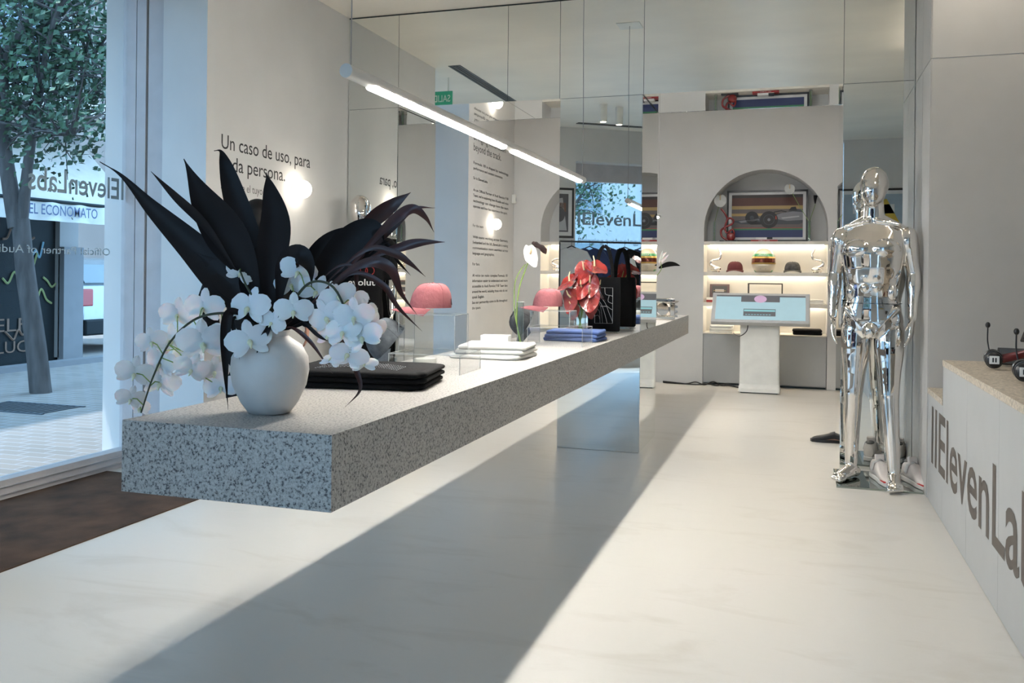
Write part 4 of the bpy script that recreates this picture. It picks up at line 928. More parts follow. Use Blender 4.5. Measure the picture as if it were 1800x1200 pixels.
# lower shelf
q = at(1264, 522); r = empty('framed_picture', (q.x, BW+.26, SH[2]+.06), 'small framed car picture at the left of the lower shelf', 'picture'); r.rotation_euler = (math.radians(-8), 0, 0)
part('frame', MB().box(-.112, .112, -.008, .008, 0, .15), mat('frame_plum', (.10, .06, .07), .5), r); part('print', MB().box(-.085, .085, -.0095, -.008, .02, .13, 0).box(-.05, .05, -.0105, -.0095, .06, .09, 1).box(-.07, .07, -.0105, -.0095, .07, .075, 2), [pms[9], pms[11], pms[2]], r)
q = at(1251, 528)
for k in range(2): single('book', MB().box(q.x-.055, q.x+.06, BW+.14, BW+.30, SH[2]+.0285*k, SH[2]+.028+.0285*k), [MATS['book_red'], MATS['white_card']][k], ['red', 'white'][k]+' book supporting the small framed car picture', 'book', 'books on the lower shelf')
q0_, q1_ = at(1315, 500), at(1376, 500); x0, x1 = q0_.x, q1_.x; df = empty('rectangular_stand', ((x0+x1)/2, BW+.2, SH[2]), 'black open rectangular display frame on the lower shelf', 'frame')
w_ = (x1-x0)/2; mb = MB()
for y in (-.07, .07):
    mb.box(-w_, w_, y-.006, y+.006, .215, .227); mb.box(-w_, -w_+.012, y-.006, y+.006, 0, .227); mb.box(w_-.012, w_, y-.006, y+.006, 0, .227)
mb.box(-w_, -w_+.012, -.07, .07, .215, .227); mb.box(w_-.012, w_, -.07, .07, .215, .227); part('bars', mb, blackp, df)
q = at(1433, 530); folded('folded_shirt', (q.x, yn-.03, SH[2]), .17, .22, .05, whitec, 'white folded shirt at the right end of the lower shelf', layers=2, seed=21)
q = at(1268, 580); folded('folded_shirt', (q.x+.01, yn-.03, CT), .27, .24, .085, whitec, 'cream folded sweater on the cabinet left of the kiosk', layers=3, seed=22)
q = at(1422, 584); folded('folded_shirt', (q.x-.02, yn-.03, CT), .32, .26, .06, black, 'black folded clothing on the cabinet right of the kiosk', layers=2, seed=23)
folded('folded_shirt', (-2.72, yn-.05, SH[2]), .26, .24, .06, black, 'black folded clothing in the left niche beside the column', layers=2, seed=24)
# ------------------------------------------------------------------ touch kiosk and its cables
kc = px(1335, 688, z=0); ks = empty('touch_kiosk', (kc.x, 9.80, 0), 'white touch-screen kiosk with tilted screen before the right niche', 'kiosk')
part('column', MB().loft([ring(z, a, b_, y, 0, 9, 32) for z, a, b_, y in ((0.012, .215, .13, .0), (.05, .212, .125, .0), (.09, .207, .085, .03), (.40, .205, .07, .035), (.85, .203, .06, .04))]), whitep, ks)
part('base_gap', MB().box(-.19, .19, -.10, .12, 0, .013), edgem, ks)
a = math.radians(50); ex = X; ey = Vector((0, math.cos(a), math.sin(a))); ez = ex.cross(ey); c0 = Vector((0, .02, .885))
part('screen_housing', MB().obox(c0, ex*.505, ey*.20, ez*.030), mat('pale_metal', (.50, .51, .51), .4), ks, bevel=.008)
part('screen', MB().obox(c0+ez*.0305, ex*.462, ey*.165, ez*.001), mat('lit_screen', (.1, .2, .25), .2, emit=(.50, .67, .71), es=.45, spec=.3), ks, label='lit pale blue screen')
mb = MB()
def sc_(x0, x1, y0, y1, lay, mi): mb.obox(c0+ez*(.0315+.0004*lay)+ex*((x0+x1)/2)+ey*((y0+y1)/2), ex*(x1-x0)/2, ey*(y1-y0)/2, ez*.0003, mi)
sc_(-.46, .46, .145, .165, 1, 0); sc_(-.20, .20, .075, .145, 1, 0); sc_(-.17, .16, -.115, -.02, 1, 0); sc_(-.165, .155, -.055, -.030, 2, 1)
mb.prism([(.065*math.cos(q), .05*math.sin(q)) for q in [2*math.pi*i/24 for i in range(24)]], c0+ez*.0325+ey*.115, ex, ey, .0003, 2)
for k in range(9): sc_(-.15+.03*k, -.13+.03*k, -.10, -.092, 2, 1)
part('screen_graphics', mb, [mat('screen_dark', (.05, .05, .05), .3, emit=(.10, .10, .11), es=.6), mat('screen_teal', (.1, .2, .2), .3, emit=(.2, .45, .5), es=.6), mat('screen_orb', (.2, .2, .3), .3, emit=(.45, .25, .35), es=.7)], ks)
part('cable', MB().tube(spline([(-.12, -.07, .76), (-.13, -.10, .66), (-.20, -.06, .60), (-.28, .25, .60), (-.30, .45, .6)]), .005, 8), blackp, ks)
cy = 10.18; single('power_cable', MB().tube(spline([(-1.45, 10.24, .008), (-1.2, 10.20, .008), (-1.08, 10.22, .03), (-.98, 10.2, .008), (-.88, 10.17, .05), (-.80, 10.2, .008), (-.7, 10.18, .012), (-.52, 9.98, .008)]), .007, 8).tube(spline([(-1.45, 10.22, .022), (-1.1, 10.17, .008), (-.95, 10.2, .018), (-.84, 10.18, .008), (-.74, 10.15, .03), (-.6, 10.1, .008)]), .007, 8), blackp, 'black cables looping on the floor beside the kiosk', 'cable')
# ------------------------------------------------------------------ wall lettering, globes, detector, sign
def wtext(name, lines, x, label, m=vinyl):
    r = empty(name, (x, lines[0][1], lines[-1][2]), label, 'lettering')
    for s_, y0, zb_, cap, wdt, bd in lines:
        mb = text(s_, (x, y0, zb_), Y, Z, cap, wdt, bold=bd, depth=.0006)
        for p_ in mb.v: p_.x = x+abs(p_.x-x)+.0006
        part('text_line', mb, m, r, W=True)
    return r
y0 = px(389, 250, x=XL).y; yA = px(545, 270, x=XL).y; yB = px(501, 300, x=XL).y
wtext('wall_lettering', [('Un caso de uso, para', y0, 1.965, .092, yA-y0, .002), ('cada persona.', y0, 1.838, .092, yB-y0, .002)], XL, 'large black heading about one use case on the left plaster wall')
wtext('wall_lettering', [('Descubre el tuyo.', y0, 1.722, .052, px(463, 330, x=XL).y-y0, -.004)], XL, 'small grey line of text below the large black heading', mat('dark_grey_vinyl', (.06, .055, .05), .6))
ya, yb = px(831, 400, x=XL).y, px(893, 400, x=XL).y; Wd = yb-ya
def zat(v_, u=831): return px(u, v_, x=XL).z
L1 = [('Bringing innovation', ya, zat(244), .085, Wd*.90, .002), ('beyond the track.', ya, zat(263), .085, Wd*.76, .002)]
wtext('wall_lettering', L1, XL, 'black heading about innovation beyond the track on the far left wall')
body = [(287, ['Formula 1® is shaped by technology,', 'performance and constant innovation.']), (314, ['So is ElevenLabs.']), (335, ['As an Official Partner of Audi Revolut F1®', "Team, we're exploring how AI audio and voice", 'technology can change how the team', 'operates and how fans experience the sport.']), (398, ['For the team']),
        (418, ['With teams working across Germany,', 'Switzerland and the UK, ElevenLabs is making', 'communication more seamless across', 'languages and geographies.']), (466, ['For fans']), (486, ['AI voice can make complex Formula 1®', 'information easier to understand and more', 'accessible to Audi Revolut F1® Team fans', 'around the world, including those who do not', 'speak English.', 'See our partnership come to life throughout', 'the space.'])]
L2 = []
for v0, ls in body:
    for i, s_ in enumerate(ls):
        full = len(s_) > 30 and i < len(ls)-1 or s_.startswith('Formula') or s_.startswith('See')
        L2.append((s_, ya, zat(v0+9.6*i), .030, Wd if full else Wd*min(.97, len(s_)/44), .012))
wtext('wall_lettering', L2, XL, 'dark small paragraphs of text on the far left wall', vinyl)
def globe(c, label):
    g = empty('wall_lamp', c, label, 'lamp', 'globe wall lamps'); part('globe', MB().ell((.062, 0, 0), (.062,)*3, n=28), globm, g); part('wall_plate', MB().cyl((.001, 0, 0), (.012, 0, 0), .045), whitep, g)
q = px(518, 333, x=XL); globe((XL, q.y, q.z), 'glowing globe lamp on the near wall beside the large heading')
q = px(868, 395, x=XL); globe((XL, q.y-.1, q.z), 'glowing globe lamp on the far wall between the paragraphs')
q = px(903, 350, x=XL+.01); dt = empty('motion_detector', (XL+.025, BW-.06, q.z), 'small white motion detector in the far left wall corner', 'sensor'); part('housing', MB().box(-.025, .02, -.03, .03, -.055, .055), whitep, dt, bevel=.008); part('lens', MB().ell((.02, 0, -.005), (.006, .016, .026)), MATS['pale_metal'], dt)
# exit sign in the near window recess (reads SALIDA), seen in the mirror
es1 = empty('exit_sign', (-3.42, 3.98, 2.98), 'green exit sign reading SALIDA near the window head', 'sign')
part('panel', MB().box(-.14, .14, 0, .012, -.07, .07), mat('sign_green', (.02, .16, .09), .5, emit=(.02, .17, .10), es=.5), es1); part('lettering', text('SALIDA', (.12, .0125, -.035), -X, Z, .07, .24, bold=.01), mat('sign_white', (.8, .8, .7), .5), es1); part('hanger', MB().box(-.1, -.09, 0, .01, .07, ZC-2.98).box(.09, .1, 0, .01, .07, ZC-2.98), whitep, es1)
# ------------------------------------------------------------------ ceiling: slot diffusers, spots, linear lamps
def slot(x, y0, y1, label, horizontal=False):
    s_ = empty('slot_diffuser', (x, (y0+y1)/2, ZC), label, 'air vent')
    part('frame', MB().box(x-.06, x+.06, y0, y1, ZC-.006, ZC), mat('vent_grey', (.10, .11, .12), .4), s_, W=True)
    mb = MB()
    for k in range(3): mb.box(x-.045+.032*k, x-.028+.032*k, y0+.01, y1-.01, ZC-.009, ZC-.005)
    part('blade', mb, blackp, s_, W=True)
slot(-3.08, 2.65, 4.45, 'long dark slot air diffuser in the ceiling above the window side')
sb = empty('slot_diffuser', A0+DR*1.5+NR*.35+Z*ZC, 'dark slot air diffuser in the ceiling along the rear window wall', 'air vent'); part('frame', rw_box(.5, 2.6, .30, .38, ZC-.008, ZC), blackp, sb, W=True)
for i, (x, y) in enumerate(((-2.12, 2.25), (-1.98, 2.02))):
    s_ = empty('ceiling_spotlight', (x, y, ZC), ['white cylinder ceiling spot nearer the window', 'white cylinder ceiling spot nearer the table'][i], 'lamp', 'cylinder ceiling spots'); part('housing', MB().cyl((0, 0, -.20), (0, 0, 0), .045, n=28), whitep, s_); part('reflector', MB().cyl((0, 0, -.203), (0, 0, -.199), .032), mat('spot_lens', (.8, .8, .7), .3, emit=(1, .85, .65), es=6), s_)
def tube_lamp(x, y0, y1, z, label, zc=ZC, seams=(), r=.021):
    t = empty('linear_lamp', (x, (y0+y1)/2, z), label, 'lamp', 'hung linear lamps')
    part('housing', MB().cyl((x, y0, z), (x, y1, z), r, n=24), mat('lamp_white', (.70, .68, .64), .4), t, W=True)
    cuts = [y0+.16]+[q for s_ in seams for q in (s_-.07, s_+.07)]+[y1-.10]
    for a, b_ in zip(cuts[::2], cuts[1::2]):
        part('diffuser', MB().tube([(x, a, z-.014), (x, b_, z-.014)], r*.82, 12, ry=r*.62), LEDM, t, W=True)
    for y in (y0+.03, y1-.02):
        part('cable', MB().tube([(x, y, z+r), (x+.002, y, z+.4), (x-.003, y, z+.9), (x, y, zc)], .0022, 6), mat('cable_grey', (.35, .34, .33), .5), t, W=True)
    part('ceiling_rose', MB().box(x-.09, x+.09, y1-.11, y1+.07, zc-.006, zc), whitep, t, W=True)
    return t
ln0 = px(608, 125, x=-1.262); ln1 = px(1025, 316, x=-1.262); ys = px(893, 258, x=-1.262).y
tube_lamp(-1.262, ln0.y, ln1.y, (ln0.z+ln1.z)/2, 'long glowing linear lamp hung on thin wires above the granite table', seams=(ys,))
tube_lamp(-1.262, 7.02, 8.5, 1.80, 'glowing linear lamp behind the column above the far table end')
for xx, nm_ in ((-2.1, 'left'), (-.2, 'right')):
    c3 = empty('linear_lamp', (xx, 8.1, ZC), 'short added fill lamp on the far room ceiling towards its '+nm_+' niche', 'lamp', 'added far room fill lamps')  # fill lamps added out of sight behind the beam to brighten the far wall
    part('housing', MB().box(xx-.6, xx+.6, 8.05, 8.15, ZC-.05, ZC), MATS['lamp_white'], c3, W=True); part('diffuser', MB().box(xx-.58, xx+.58, 8.06, 8.14, ZC-.060, ZC-.05), mat('far_fill', (.9, .9, .9), .5, emit=(.97, .97, 1), es=34), c3, W=True)
cl2 = empty('linear_lamp', (.96, 4.8, ZC), 'glowing linear lamp on the ceiling above the right counter', 'lamp')
part('housing', MB().box(.93, .99, 4.0, 5.36, ZC-.05, ZC), MATS['lamp_white'], cl2, W=True); part('diffuser', MB().box(.937, .983, 4.02, 5.34, ZC-.062, ZC-.05), mat('counter_diffuser', (.9, .9, .9), .5, emit=(1, .90, .76), es=24), cl2, W=True)
# ------------------------------------------------------------------ right counter with lettering, headsets, tablets
YS = 4.90; ZL, ZH = .617, .816
ct = empty('counter', (1.1, 3.2, 0), 'grey panelled display counter with large lettering along the right side', 'counter')
part('body', MB().box(XR+.004, 1.9, YS, 5.418, .0, ZL-.032).box(XR+.004, 1.9, .35, YS, .0, ZH-.032), panelb, ct, W=True)
ysm = [5.418, YS, px(1701, 700, x=XR).y, px(1757, 800, x=XR).y, 2.95, 2.1, 1.2, .35]
for i, (a, b_) in enumerate(zip(ysm[1:], ysm[:-1])):
    part('front_panel', MB().box(XR-.002, XR+.003, a+.001, b_-.001, .004, (ZL if i == 0 else ZH)-.033), panelb, ct, W=True)
tz = mat('beige_terrazzo', (.46, .40, .32), .5, var=.4, scale=90)
part('worktop', MB().box(XR-.006, 1.9, YS, 5.418, ZL-.03, ZL), tz, ct, W=True, label='lower beige speckled worktop step'); part('worktop', MB().box(XR-.006, 1.9, .35, YS-.001, ZH-.03, ZH), tz, ct, W=True, label='upper beige speckled worktop')
part('end_panel', MB().box(XR-.003, 1.9, YS, YS+.003, ZL, ZH-.031), panelb, ct, W=True)
yt = 5.27; tt = text('IIElevenLabs', (XR-.003, yt, .235), (0, -1, 0), Z, .315, 2.42, bold=.012, depth=.0008)
for p_ in tt.v: p_.x = XR-.0030
part('lettering', tt, vinylb, ct, W=True, label='large dark taupe shop name lettering on the counter front')
def headset(c, rz, label):
    h_ = empty('headset', c, label, 'headset', 'headsets on the counter', rz=rz)
    for sx in (-1, 1):
        part('ear_cushion', MB().loft([ring(0, a, b_, 0, 0, 2.2, 24) for a, b_ in ((.001, .001),)] if False else [[Vector((sx*(.050+d), .040*math.cos(q)*k, .045+.043*math.sin(q)*k)) for q in [2*math.pi*j/24 for j in range(24)]] for d, k in ((-.010, .5), (-.010, .85), (.0, .95), (.013, .92), (.016, .6))]), blackp, h_)
        part('ear_shell', MB().loft([[Vector((sx*(.066+d), .034*math.cos(q)*k, .045+.036*math.sin(q)*k)) for q in [2*math.pi*j/24 for j in range(24)]] for d, k in ((0, 1.0), (.014, .95), (.022, .75), (.024, .4))]), blackp, h_)
        bdg = part('badge', MB().box(min(sx*.088, sx*.092), max(sx*.088, sx*.092), -.020, .020, .028, .064), MATS['white_card'], h_, bevel=.001)
        part('badge_mark', MB().box(min(sx*.0922, sx*.0930), max(sx*.0922, sx*.0930), -.008, -.002, .036, .056).box(min(sx*.0922, sx*.0930), max(sx*.0922, sx*.0930), .003, .009, .036, .056), blackp, h_)
    part('headband', MB().tube([Vector((.070*math.cos(q), .03+.12*math.sin(q), .045+.035*math.sin(q))) for q in [math.pi*i/20 for i in range(21)]], .013, 10, ry=.005, ref=(0, 0, 1)), mat('dark_red_plastic', (.12, .015, .015), .4), h_)
    mc = part('microphone_boom', MB().tube(spline([(-.075, -.01, .06), (-.085, -.02, .12), (-.080, -.02, .185)]), .003, 8), blackp, h_); part('microphone', MB().ell((-.079, -.02, .195), (.012, .011, .014)), blackp, h_)
    return h_
c = px(1722, 642, z=ZH); headset((.86, 4.52, ZH), math.radians(-98), 'black headset with raised microphone, farther one on the counter')
headset((.865, 3.98, ZH), math.radians(-98), 'black headset with raised microphone, nearer one at the photo edge')
def tablet(c, rz, tilt, label):
    t = empty('tablet', c, label, 'tablet', 'tablets on the counter', rz=rz)
    ey_ = Vector((0, math.cos(tilt), math.sin(tilt))); ez_ = X.cross(ey_); c0_ = ey_*.09+Z*.012
    part('case', MB().obox(c0_, X*.13, ey_*.09, ez_*.005), blackp, t, bevel=.003); part('screen', MB().obox(c0_+ez_*.0055, X*.12, ey_*.08, ez_*.0006), mat('dark_screen', (.03, .035, .045), .12), t)
    part('stand', MB().obox(c0_-ez_*.01-Z*.0, X*.03, ey_*.04, ez_*.004), blackp, t)
tablet((1.02, 4.62, ZH), math.radians(-14), math.radians(20), 'black tablet lying low-tilted behind the farther headset'); tablet((1.03, 4.22, ZH+.13), math.radians(-30), math.radians(40), 'black tablet raised on a stand at the right photo edge')
single('tablet_stand', MB().cyl((1.06, 4.29, ZH), (1.06, 4.29, ZH+.006), .055).cyl((1.06, 4.29, ZH), (1.06, 4.29, ZH+.17), .010), blackp, 'black round-footed stand under the raised tablet', 'stand')
# ------------------------------------------------------------------ what the mirrors show: rack of clothes, posters
rk0 = A0+DR*.25+NR*.42; rk1 = A0+DR*2.3+NR*.42; HR = 1.66
rk = empty('garment_rack', (rk0+rk1)/2, 'thin black garment rail in front of the rear window', 'rack')
part('rail', MB().cyl(rk0+Z*HR, rk1+Z*HR, .012), blackp, rk, W=True)
for q in (rk0, rk1): part('post', MB().cyl(q, q+Z*HR, .011), blackp, rk, W=True); part('foot', MB().obox(q+Z*.01, NR*.22, DR*.015, Z*.01), blackp, rk, W=True)
def tee(c, rz, m, label, L_=.70):
    t = empty('hung_shirt', c, label, 'shirt', 'clothes on the rail', rz=rz)
    o = [(-.07, -.06), (-.20, -.11), (-.31, -.30), (-.22, -.36), (-.19, -.28), (-.20, -L_), (.20, -L_), (.19, -.28), (.22, -.36), (.31, -.30), (.20, -.11), (.07, -.06), (0, -.09)]
    mb = MB(); f_ = []; 
    mb.prism(o, (0, .025, 0), (1, 0, 0), (0, 0, 1), .05); q_ = part('shirt_body', mb, m, t, bevel=.02)
    part('hanger', MB().tube([(-.17, 0, -.115), (0, 0, -.04), (.17, 0, -.115)], .008, 8).tube(spline([(0, 0, -.04), (0, 0, 0.0), (.012, 0, .020), (0, 0, .028), (-.012, 0, .018)]), .003, 6), blackp, t)
    return t
greyt = mat('light_grey_cotton', (.42, .43, .44), .9)
tees = [(greyt, 'light grey t-shirt'), (navy, 'navy t-shirt'), (navy, 'navy polo shirt'), (black, 'black t-shirt'), (navy, 'dark blue team shirt'), (bluec, 'mid blue t-shirt'), (black, 'black team shirt'), (black, 'black long tee')]
pos_w = ['at the left end of', 'second along', 'third along', 'fourth along', 'fifth along', 'sixth along', 'seventh along', 'at the right end of']
for i, (m, n_) in enumerate(tees):
    q = rk0+DR*(.16+.245*i)+Z*(HR-.016); tee(q, math.atan2(DR.y, DR.x)+math.radians(38 if i % 2 else 28), m, n_+' hanging '+pos_w[i]+' the rear garment rail', .74 if i else .95)
def poster(c, ex_, wdt, hgt, label, cols):
    ex_ = Vector(ex_).normalized(); r = empty('framed_poster', c, label, 'picture', 'framed posters on the rear wall', rz=math.atan2(ex_.y, ex_.x)); a, h_ = wdt/2, hgt/2
    part('frame', MB().box(-a, a, -.012, .012, -h_, h_), blackp, r, bevel=.002); part('mount', MB().box(-a+.03, a-.03, .012, .014, -h_+.03, h_-.03), MATS['mount_card'], r)
    mb = MB(); mb.box(-a+.08, a-.08, .014, .0148, -h_+.08, h_-.08, 0); mb.prism([(-a+.1, -h_+.1), (a*.2, -h_+.1), (a*.5, h_*.5), (-a*.3, h_*.6)], (0, .0156, 0), (-1, 0, 0), (0, 0, 1), -.0006, 1); mb.box(-a*.6, a*.5, .0148, .0156, h_*.05, h_*.4, 2); mb.ell((a*.1, .016, -.02), (.08, .001, .10), mi=0)
    part('print', mb, cols, r)
pcol = lambda n_, c_: mat('poster_'+n_, c_, .5)
poster(A0+DR*.36+NR*.014+Z*2.05, DR, .46, .66, 'tall black-framed poster on the rear wall left of the window', [pcol('dark', (.08, .08, .09)), pcol('pale', (.4, .4, .42)), pcol('brown', (.16, .08, .06))])
poster((1.04, -1.136, 2.12), (1, 0, 0), .98, .74, 'wide black-framed colourful poster on the entrance wall', [pcol('sky', (.30, .38, .45)), pcol('yellow', (.55, .38, .05)), pcol('white', (.6, .6, .6))])
# ------------------------------------------------------------------ the street outside
GZ = -.03
struct('ground_street', MB().box(-40, -4.252, -30, 40, GZ-.1, GZ).box(-4.252, 20, -30, 1.4, GZ-.1, GZ-.004), paving)
fac = mat('house_render', (.24, .225, .215), .85, var=.04, scale=1.5); facd = mat('house_stone', (.16, .16, .165), .85); slate = mat('dark_shutter', (.006, .010, .012), .7, spec=.2)
struct('trim_sun_shield', MB().box(-5.1, -4.25, -2, 14, 3.42, 3.6), fac)  # unseen slab added above the shop windows to keep the sun off the floor
hb = empty('house', (-9.7, 6, GZ), 'pale house across the street with roller shutter and striped awning', 'building')
mb = MB(); mb.box(-16, -9.7, 1.0, 10.05, 2.45, 13.6).box(-16, -9.7, 1.0, 7.2, GZ, 2.45).box(-16, -9.7, 9.72, 10.05, .02, 2.45).box(-16, -9.9, 7.2, 9.72, GZ, 2.45); part('wall', mb, fac, hb, W=True)
mb = MB().box(-9.72, -9.62, 9.72, 10.07, GZ, 1.55); part('stone_base', mb, facd, hb, W=True)
part('balcony', MB().box(-9.7, -8.85, 3, 10.3, 3.25, 3.45).box(-9.7, -9.45, 3, 10.3, 3.1, 3.25), mat('balcony_stone', (.42, .38, .35), .8), hb, W=True)
mb = MB().box(-8.9, -8.87, 3, 10.3, 4.35, 4.39)
for i in range(61): mb.box(-8.895, -8.880, 3+.12*i, 3.012+.12*i, 3.45, 4.36)
part('balcony_railing', mb, slate, hb, W=True)
for y_ in (4.2, 6.6, 9.0):
    f_ = part('window', MB().box(-9.74, -9.66, y_-.55, y_+.55, 3.46, 5.7), mat('window_white', (.55, .57, .58), .6), hb, W=True)
    p_ = MB().box(-9.665, -9.645, y_-.46, y_-.03, 3.55, 5.6).box(-9.665, -9.645, y_+.03, y_+.46, 3.55, 5.6); po = bpy.data.objects.new('pane', p_.mesh('pane', [mat('far_glass', (.08, .11, .13), .08)], WL[hb])); COL.objects.link(po); po.parent = f_; WL[po] = WL[hb]
dd = part('roller_door', MB().box(-9.86, -9.78, 7.2, 9.83, GZ, 2.45).box(-9.78, -9.77, 7.2, 9.83, .95, 1.0).box(-9.78, -9.77, 8.55, 8.58, GZ, 2.45), slate, hb, W=True, label='dark green-black door covered in graffiti')
gr = MB(); rg = random.Random(4)
def scr(y0_, z0_, w_, h_, n_, mi):
    P_ = [(-9.765, y0_+w_*i/(n_-1), z0_+h_*rg.uniform(-.5, .5)) for i in range(n_)]; gr.tube(spline(P_, 5), .016, 5, mi=mi)
scr(8.85, 1.25, .55, .5, 7, 0); scr(9.2, .95, .45, .55, 6, 0); scr(8.85, 1.7, .5, .2, 8, 1); scr(9.35, 2.05, .35, .12, 7, 2); scr(9.25, 1.5, .25, .25, 5, 2); scr(8.9, .35, .55, .2, 9, 1); scr(9.5, 1.1, .22, .3, 4, 0)
gr.merge(text('ELFA', (-9.765, 8.75, .42), Y, Z, .18, .75, bold=.0), mi=1); gr.merge(text('LUCAS', (-9.765, 8.78, .14), Y, Z, .16, .78), mi=1)
for p_ in gr.v:
    if p_.x < -9.765: p_.x = -9.764
go = bpy.data.objects.new('graffiti', gr.mesh('graffiti', [mat('spray_yellow', (.22, .26, .10), .7), mat('spray_orange', (.14, .08, .05), .7), mat('spray_blue', (.15, .30, .38), .7)], WL[hb])); COL.objects.link(go); go.parent = dd; WL[go] = WL[hb]
aw = empty('awning', (-9.7, 8.6, 2.2), 'white shop awning lettered EL ECONOMATO across the street', 'awning')
ay0, ay1 = 6.6, 10.1; xa = -8.75; pz = px(50, 349, x=xa).z; pz2 = px(50, 385, x=xa).z
mb = MB(); mb.loft([[Vector((-9.69, y_, 3.0)), Vector((-9.69, y_, 2.985)), Vector((xa, y_, pz-.015)), Vector((xa, y_, pz))] for y_ in (ay0, ay1)], sm=False); part('canopy', mb, mat('awning_cloth', (.38, .34, .30), .9), aw, W=True)
rings = [[Vector((xa+.012*math.sin(y_*14), y_, pz)), Vector((xa+.012*math.sin(y_*14)+.004, y_, pz)), Vector((xa+.03*math.sin(y_*14)+.004, y_, pz2)), Vector((xa+.03*math.sin(y_*14), y_, pz2))] for y_ in [ay0+(ay1-ay0)*i/60 for i in range(61)]]
part('valance', MB().loft(rings), mat('valance_cloth', (.50, .49, .46), .9), aw, W=True); part('bar', MB().cyl((xa, ay0, pz), (xa, ay1, pz), .022), slate, aw, W=True)
ey0 = px(52, 370, x=xa+.05).y; ey1 = px(172, 370, x=xa+.05).y; tx = text('EL ECONOMATO', (xa+.05, ey0, pz2+.07), Y, Z, .13, ey1-ey0, bold=.008)
for p_ in tx.v: p_.x = xa+.045
part('lettering', tx, mat('sign_navy', (.05, .07, .14), .7), aw, W=True, label='dark blue lettering on the awning valance')
h2 = empty('house', (-12, 17, GZ), 'white house wall beyond the side street', 'building'); part('wall', MB().box(-22, -9.7, 14.2, 26, GZ, 12), fac, h2, W=True); part('window', MB().box(-12.6, -11.4, 14.15, 14.21, 1.0, 2.6), MATS['far_glass'], h2, W=True); part('stone_base', MB().box(-22, -9.68, 14.16, 14.2, GZ, .6), facd, h2, W=True)
single('kerb', MB().box(-9.3, -9.1, -5, 14, GZ, GZ+.07), facd, 'raised stone kerb along the house across the street', 'kerb')
mb = MB(); gp = px(45, 717, z=GZ)
for i in range(12): mb.box(gp.x-.45+.075*i, gp.x-.42+.075*i, gp.y-.22, gp.y+.22, GZ, GZ+.008)
mb.box(gp.x-.47, gp.x+.44, gp.y-.25, gp.y-.22, GZ, GZ+.008).box(gp.x-.47, gp.x+.44, gp.y+.22, gp.y+.25, GZ, GZ+.008)
single('drain_grate', mb, mat('cast_iron', (.05, .06, .07), .6), 'dark iron drain grate in the pavement outside', 'drain')
# car parked in the side street
cc_ = px(140, 628, z=GZ); car = empty('car', (-12.15, 11.40, GZ), 'silver hatchback parked in the side street beyond the tree', 'car', rz=math.radians(180))
prof = [(-2.0, .35), (-2.02, .75), (-1.9, .98), (-1.55, 1.40), (-1.2, 1.47), (.2, 1.46), (.95, 1.02), (1.75, .88), (2.02, .70), (2.05, .35)]
mb = MB(); rings = []
for y_, k, zt2 in ((-.86, .96, .93), (-.80, 1, 1), (.80, 1, 1), (.86, .96, .93)): rings.append([Vector((x_*k, y_ if z_ < 1.0 else y_*.84, .25+(z_-.25)*zt2)) for x_, z_ in prof])
mb.loft(rings, sm=False); part('body', mb, mat('car_silver', (.24, .26, .27), .25, .3, coat=.6), car, bevel=.03)
part('windows', MB().prism([(-1.78, 1.02), (-1.45, 1.36), (.15, 1.38), (.80, 1.02)], (0, .80, 0), (1, 0, 0), (0, 0, 1), -.02).prism([(-1.78, 1.02), (-1.45, 1.36), (.15, 1.38), (.80, 1.02)], (0, -.82, 0), (1, 0, 0), (0, 0, 1), -.02).obox((-1.76, 0, 1.20), (.10, 0, .14), (0, .62, 0), (.02, 0, -.012)), MATS['far_glass'], car)
for x_ in (-1.3, 1.3):
    for y_ in (-.80, .80):
        wh = part('wheel', MB().cyl((x_, y_-.10, .31), (x_, y_+.10, .31), .31, n=28), blackp, car)
part('rear_bumper', MB().box(-2.08, -1.95, -.8, .8, .28, .52), MATS['dark_shutter'], car, bevel=.03); part('tail_lamp', MB().box(-2.03, -1.9, .60, .83, .72, .98), mat('lamp_red', (.3, .02, .02), .3), car, bevel=.02); part('tail_lamp', MB().box(-2.03, -1.9, -.83, -.60, .72, .98), MATS['lamp_red'], car, bevel=.02)
# trees
barkm = mat('bark', (.065, .06, .058), .95, var=.4, scale=14, bump=.8, bscale=20, stretch=(1, 1, .25)); leafg = mat('green_leaves', (.028, .068, .034), .55, var=.5, scale=3)
def tree(base, limbs, name, label, nleaf, seed, spread=.55, ls=.055):
    rnd = random.Random(seed); t = empty(name, base, label, 'tree'); mb = MB(); tips = []
    for pts, r0, r1 in limbs:
        c = spline(pts, 7); mb.tube(c, [r0+(r1-r0)*i/(len(c)-1) for i in range(len(c))], 10)
        for i, p in enumerate(c):
            if i > len(c)*.25 and r1 < .06:
                for _ in range(2):
                    d = Vector((rnd.gauss(0, 1), rnd.gauss(0, 1), rnd.gauss(.3, .6))).normalized()*rnd.uniform(.4, 1.1); q = p+d
                    mb.tube([p, p+d*.5+Vector((0, 0, .05)), q], [.014, .009, .003], 5); tips += [q, p+d*.6, p+d*.3]
    part('trunk', mb, barkm, t, W=True); lf = MB()
    for k in range(nleaf):
        p = rnd.choice(tips)+Vector((rnd.gauss(0, 1), rnd.gauss(0, 1), rnd.gauss(0, .8)))*spread*.55
        a = Vector((rnd.gauss(0, 1), rnd.gauss(0, 1), rnd.gauss(0, 1))).normalized(); b_ = a.orthogonal().normalized(); c_ = a.cross(b_); s_ = ls*rnd.uniform(.6, 1.25)
        lf.add([p, p+b_*s_*.5+c_*s_*.45+a*s_*.1, p+b_*s_*1.25, p+b_*s_*.5-c_*s_*.45+a*s_*.1], [(0, 1, 2), (0, 2, 3)])
    part('foliage', lf, leafg, t, W=True)
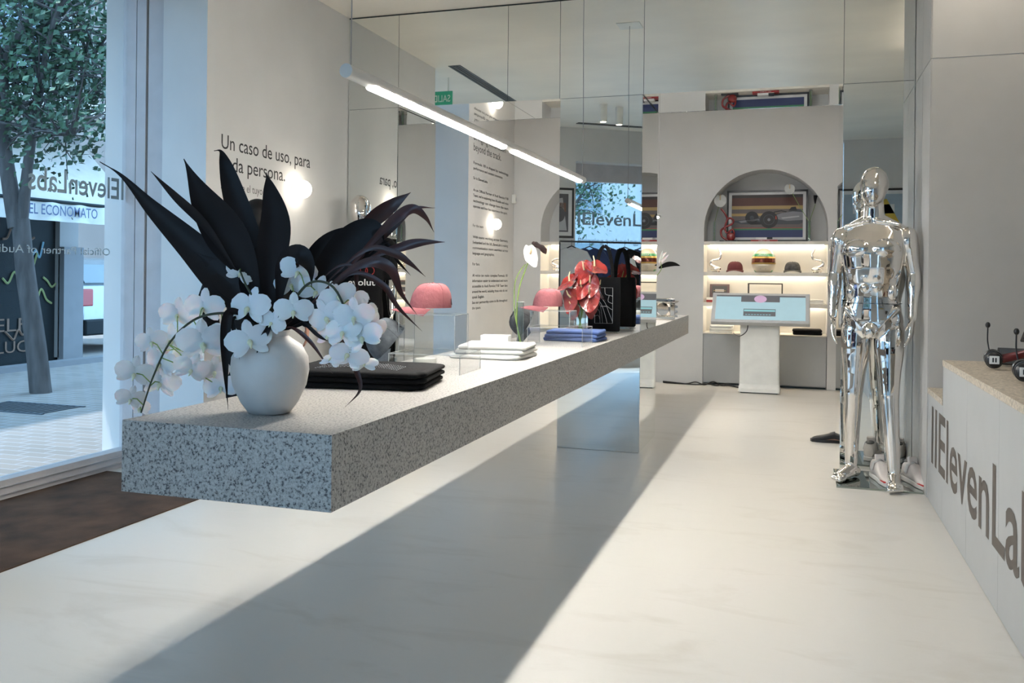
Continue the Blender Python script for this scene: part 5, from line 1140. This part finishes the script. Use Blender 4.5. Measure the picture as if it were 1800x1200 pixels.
tbp = px(70, 690, z=GZ); zt3 = (tbp-CAM).dot(FW); TT = lambda u, v_, dz=0: px(u, v_, d=zt3+dz)
tree(tbp, [([TT(72, 692), TT(62, 600), TT(45, 480), TT(36, 385)], .105, .085), ([TT(30, 400), TT(18, 330), TT(6, 240), TT(6, 120), TT(40, 50), TT(75, -20), TT(90, -160)], .085, .035), ([TT(38, 395), TT(48, 300), TT(62, 200), TT(76, 150), TT(110, 120, .2), TT(165, 95, .4)], .06, .018),
      ([TT(70, 170), TT(82, 90, -.2), TT(100, 20, -.4), TT(120, -60, -.5)], .03, .015), ([TT(74, 155), TT(110, 165, .3), TT(150, 175, .5), TT(185, 150, .6)], .025, .01), ([TT(10, 110), TT(-30, 40, .3), TT(-60, -60, .4)], .04, .02), ([TT(60, 60), TT(100, 30), TT(150, 0), TT(190, -40)], .03, .012), ([TT(58, 215), TT(90, 235, -.3), TT(130, 235, -.5)], .015, .006)],
     'street_tree', 'forked plane tree on the pavement outside the left shop window', 6500, 5, spread=.42, ls=.060)
q = A0+DR*1.6-NR*4.6; q.z = GZ
tree(q, [([q, q+Z*1.2+DR*.05, q+Z*2.0], .09, .08), ([q+Z*2.0, q+Z*3.0+DR*.3, q+Z*4.2+DR*.6], .06, .02), ([q+Z*1.9, q+Z*2.8-DR*.5, q+Z*4.0-DR*.8], .06, .02), ([q+Z*2.0, q+Z*3.2+NR*.3, q+Z*4.6+NR*.1], .05, .02), ([q+Z*1.9, q+Z*2.5+DR*.7, q+Z*3.2+DR*1.2], .03, .015)], 'street_tree', 'street tree outside the rear window, seen only in the mirror column', 3500, 8, spread=.5, ls=.07)
c = A0+DR*2-NR*11; c = c-NR*5-Z*1.6
h3 = empty('house', (c.x, c.y, GZ), 'pale house opposite the rear window, seen only in the mirror column', 'building')
part('wall', MB().obox(c-NR*1+Z*3.6, DR*12, NR*1, Z*4.0), mat('pale_render', (.26, .265, .27), .85), h3, W=True)
for i in range(-3, 4):
    for z_ in (3.0, 5.8): part('window', MB().obox(c+DR*(2.6*i)+NR*.02+Z*z_, DR*.55, NR*.03, Z*(1.1 if z_ < 3 else .9)), MATS['far_glass'], h3, W=True)
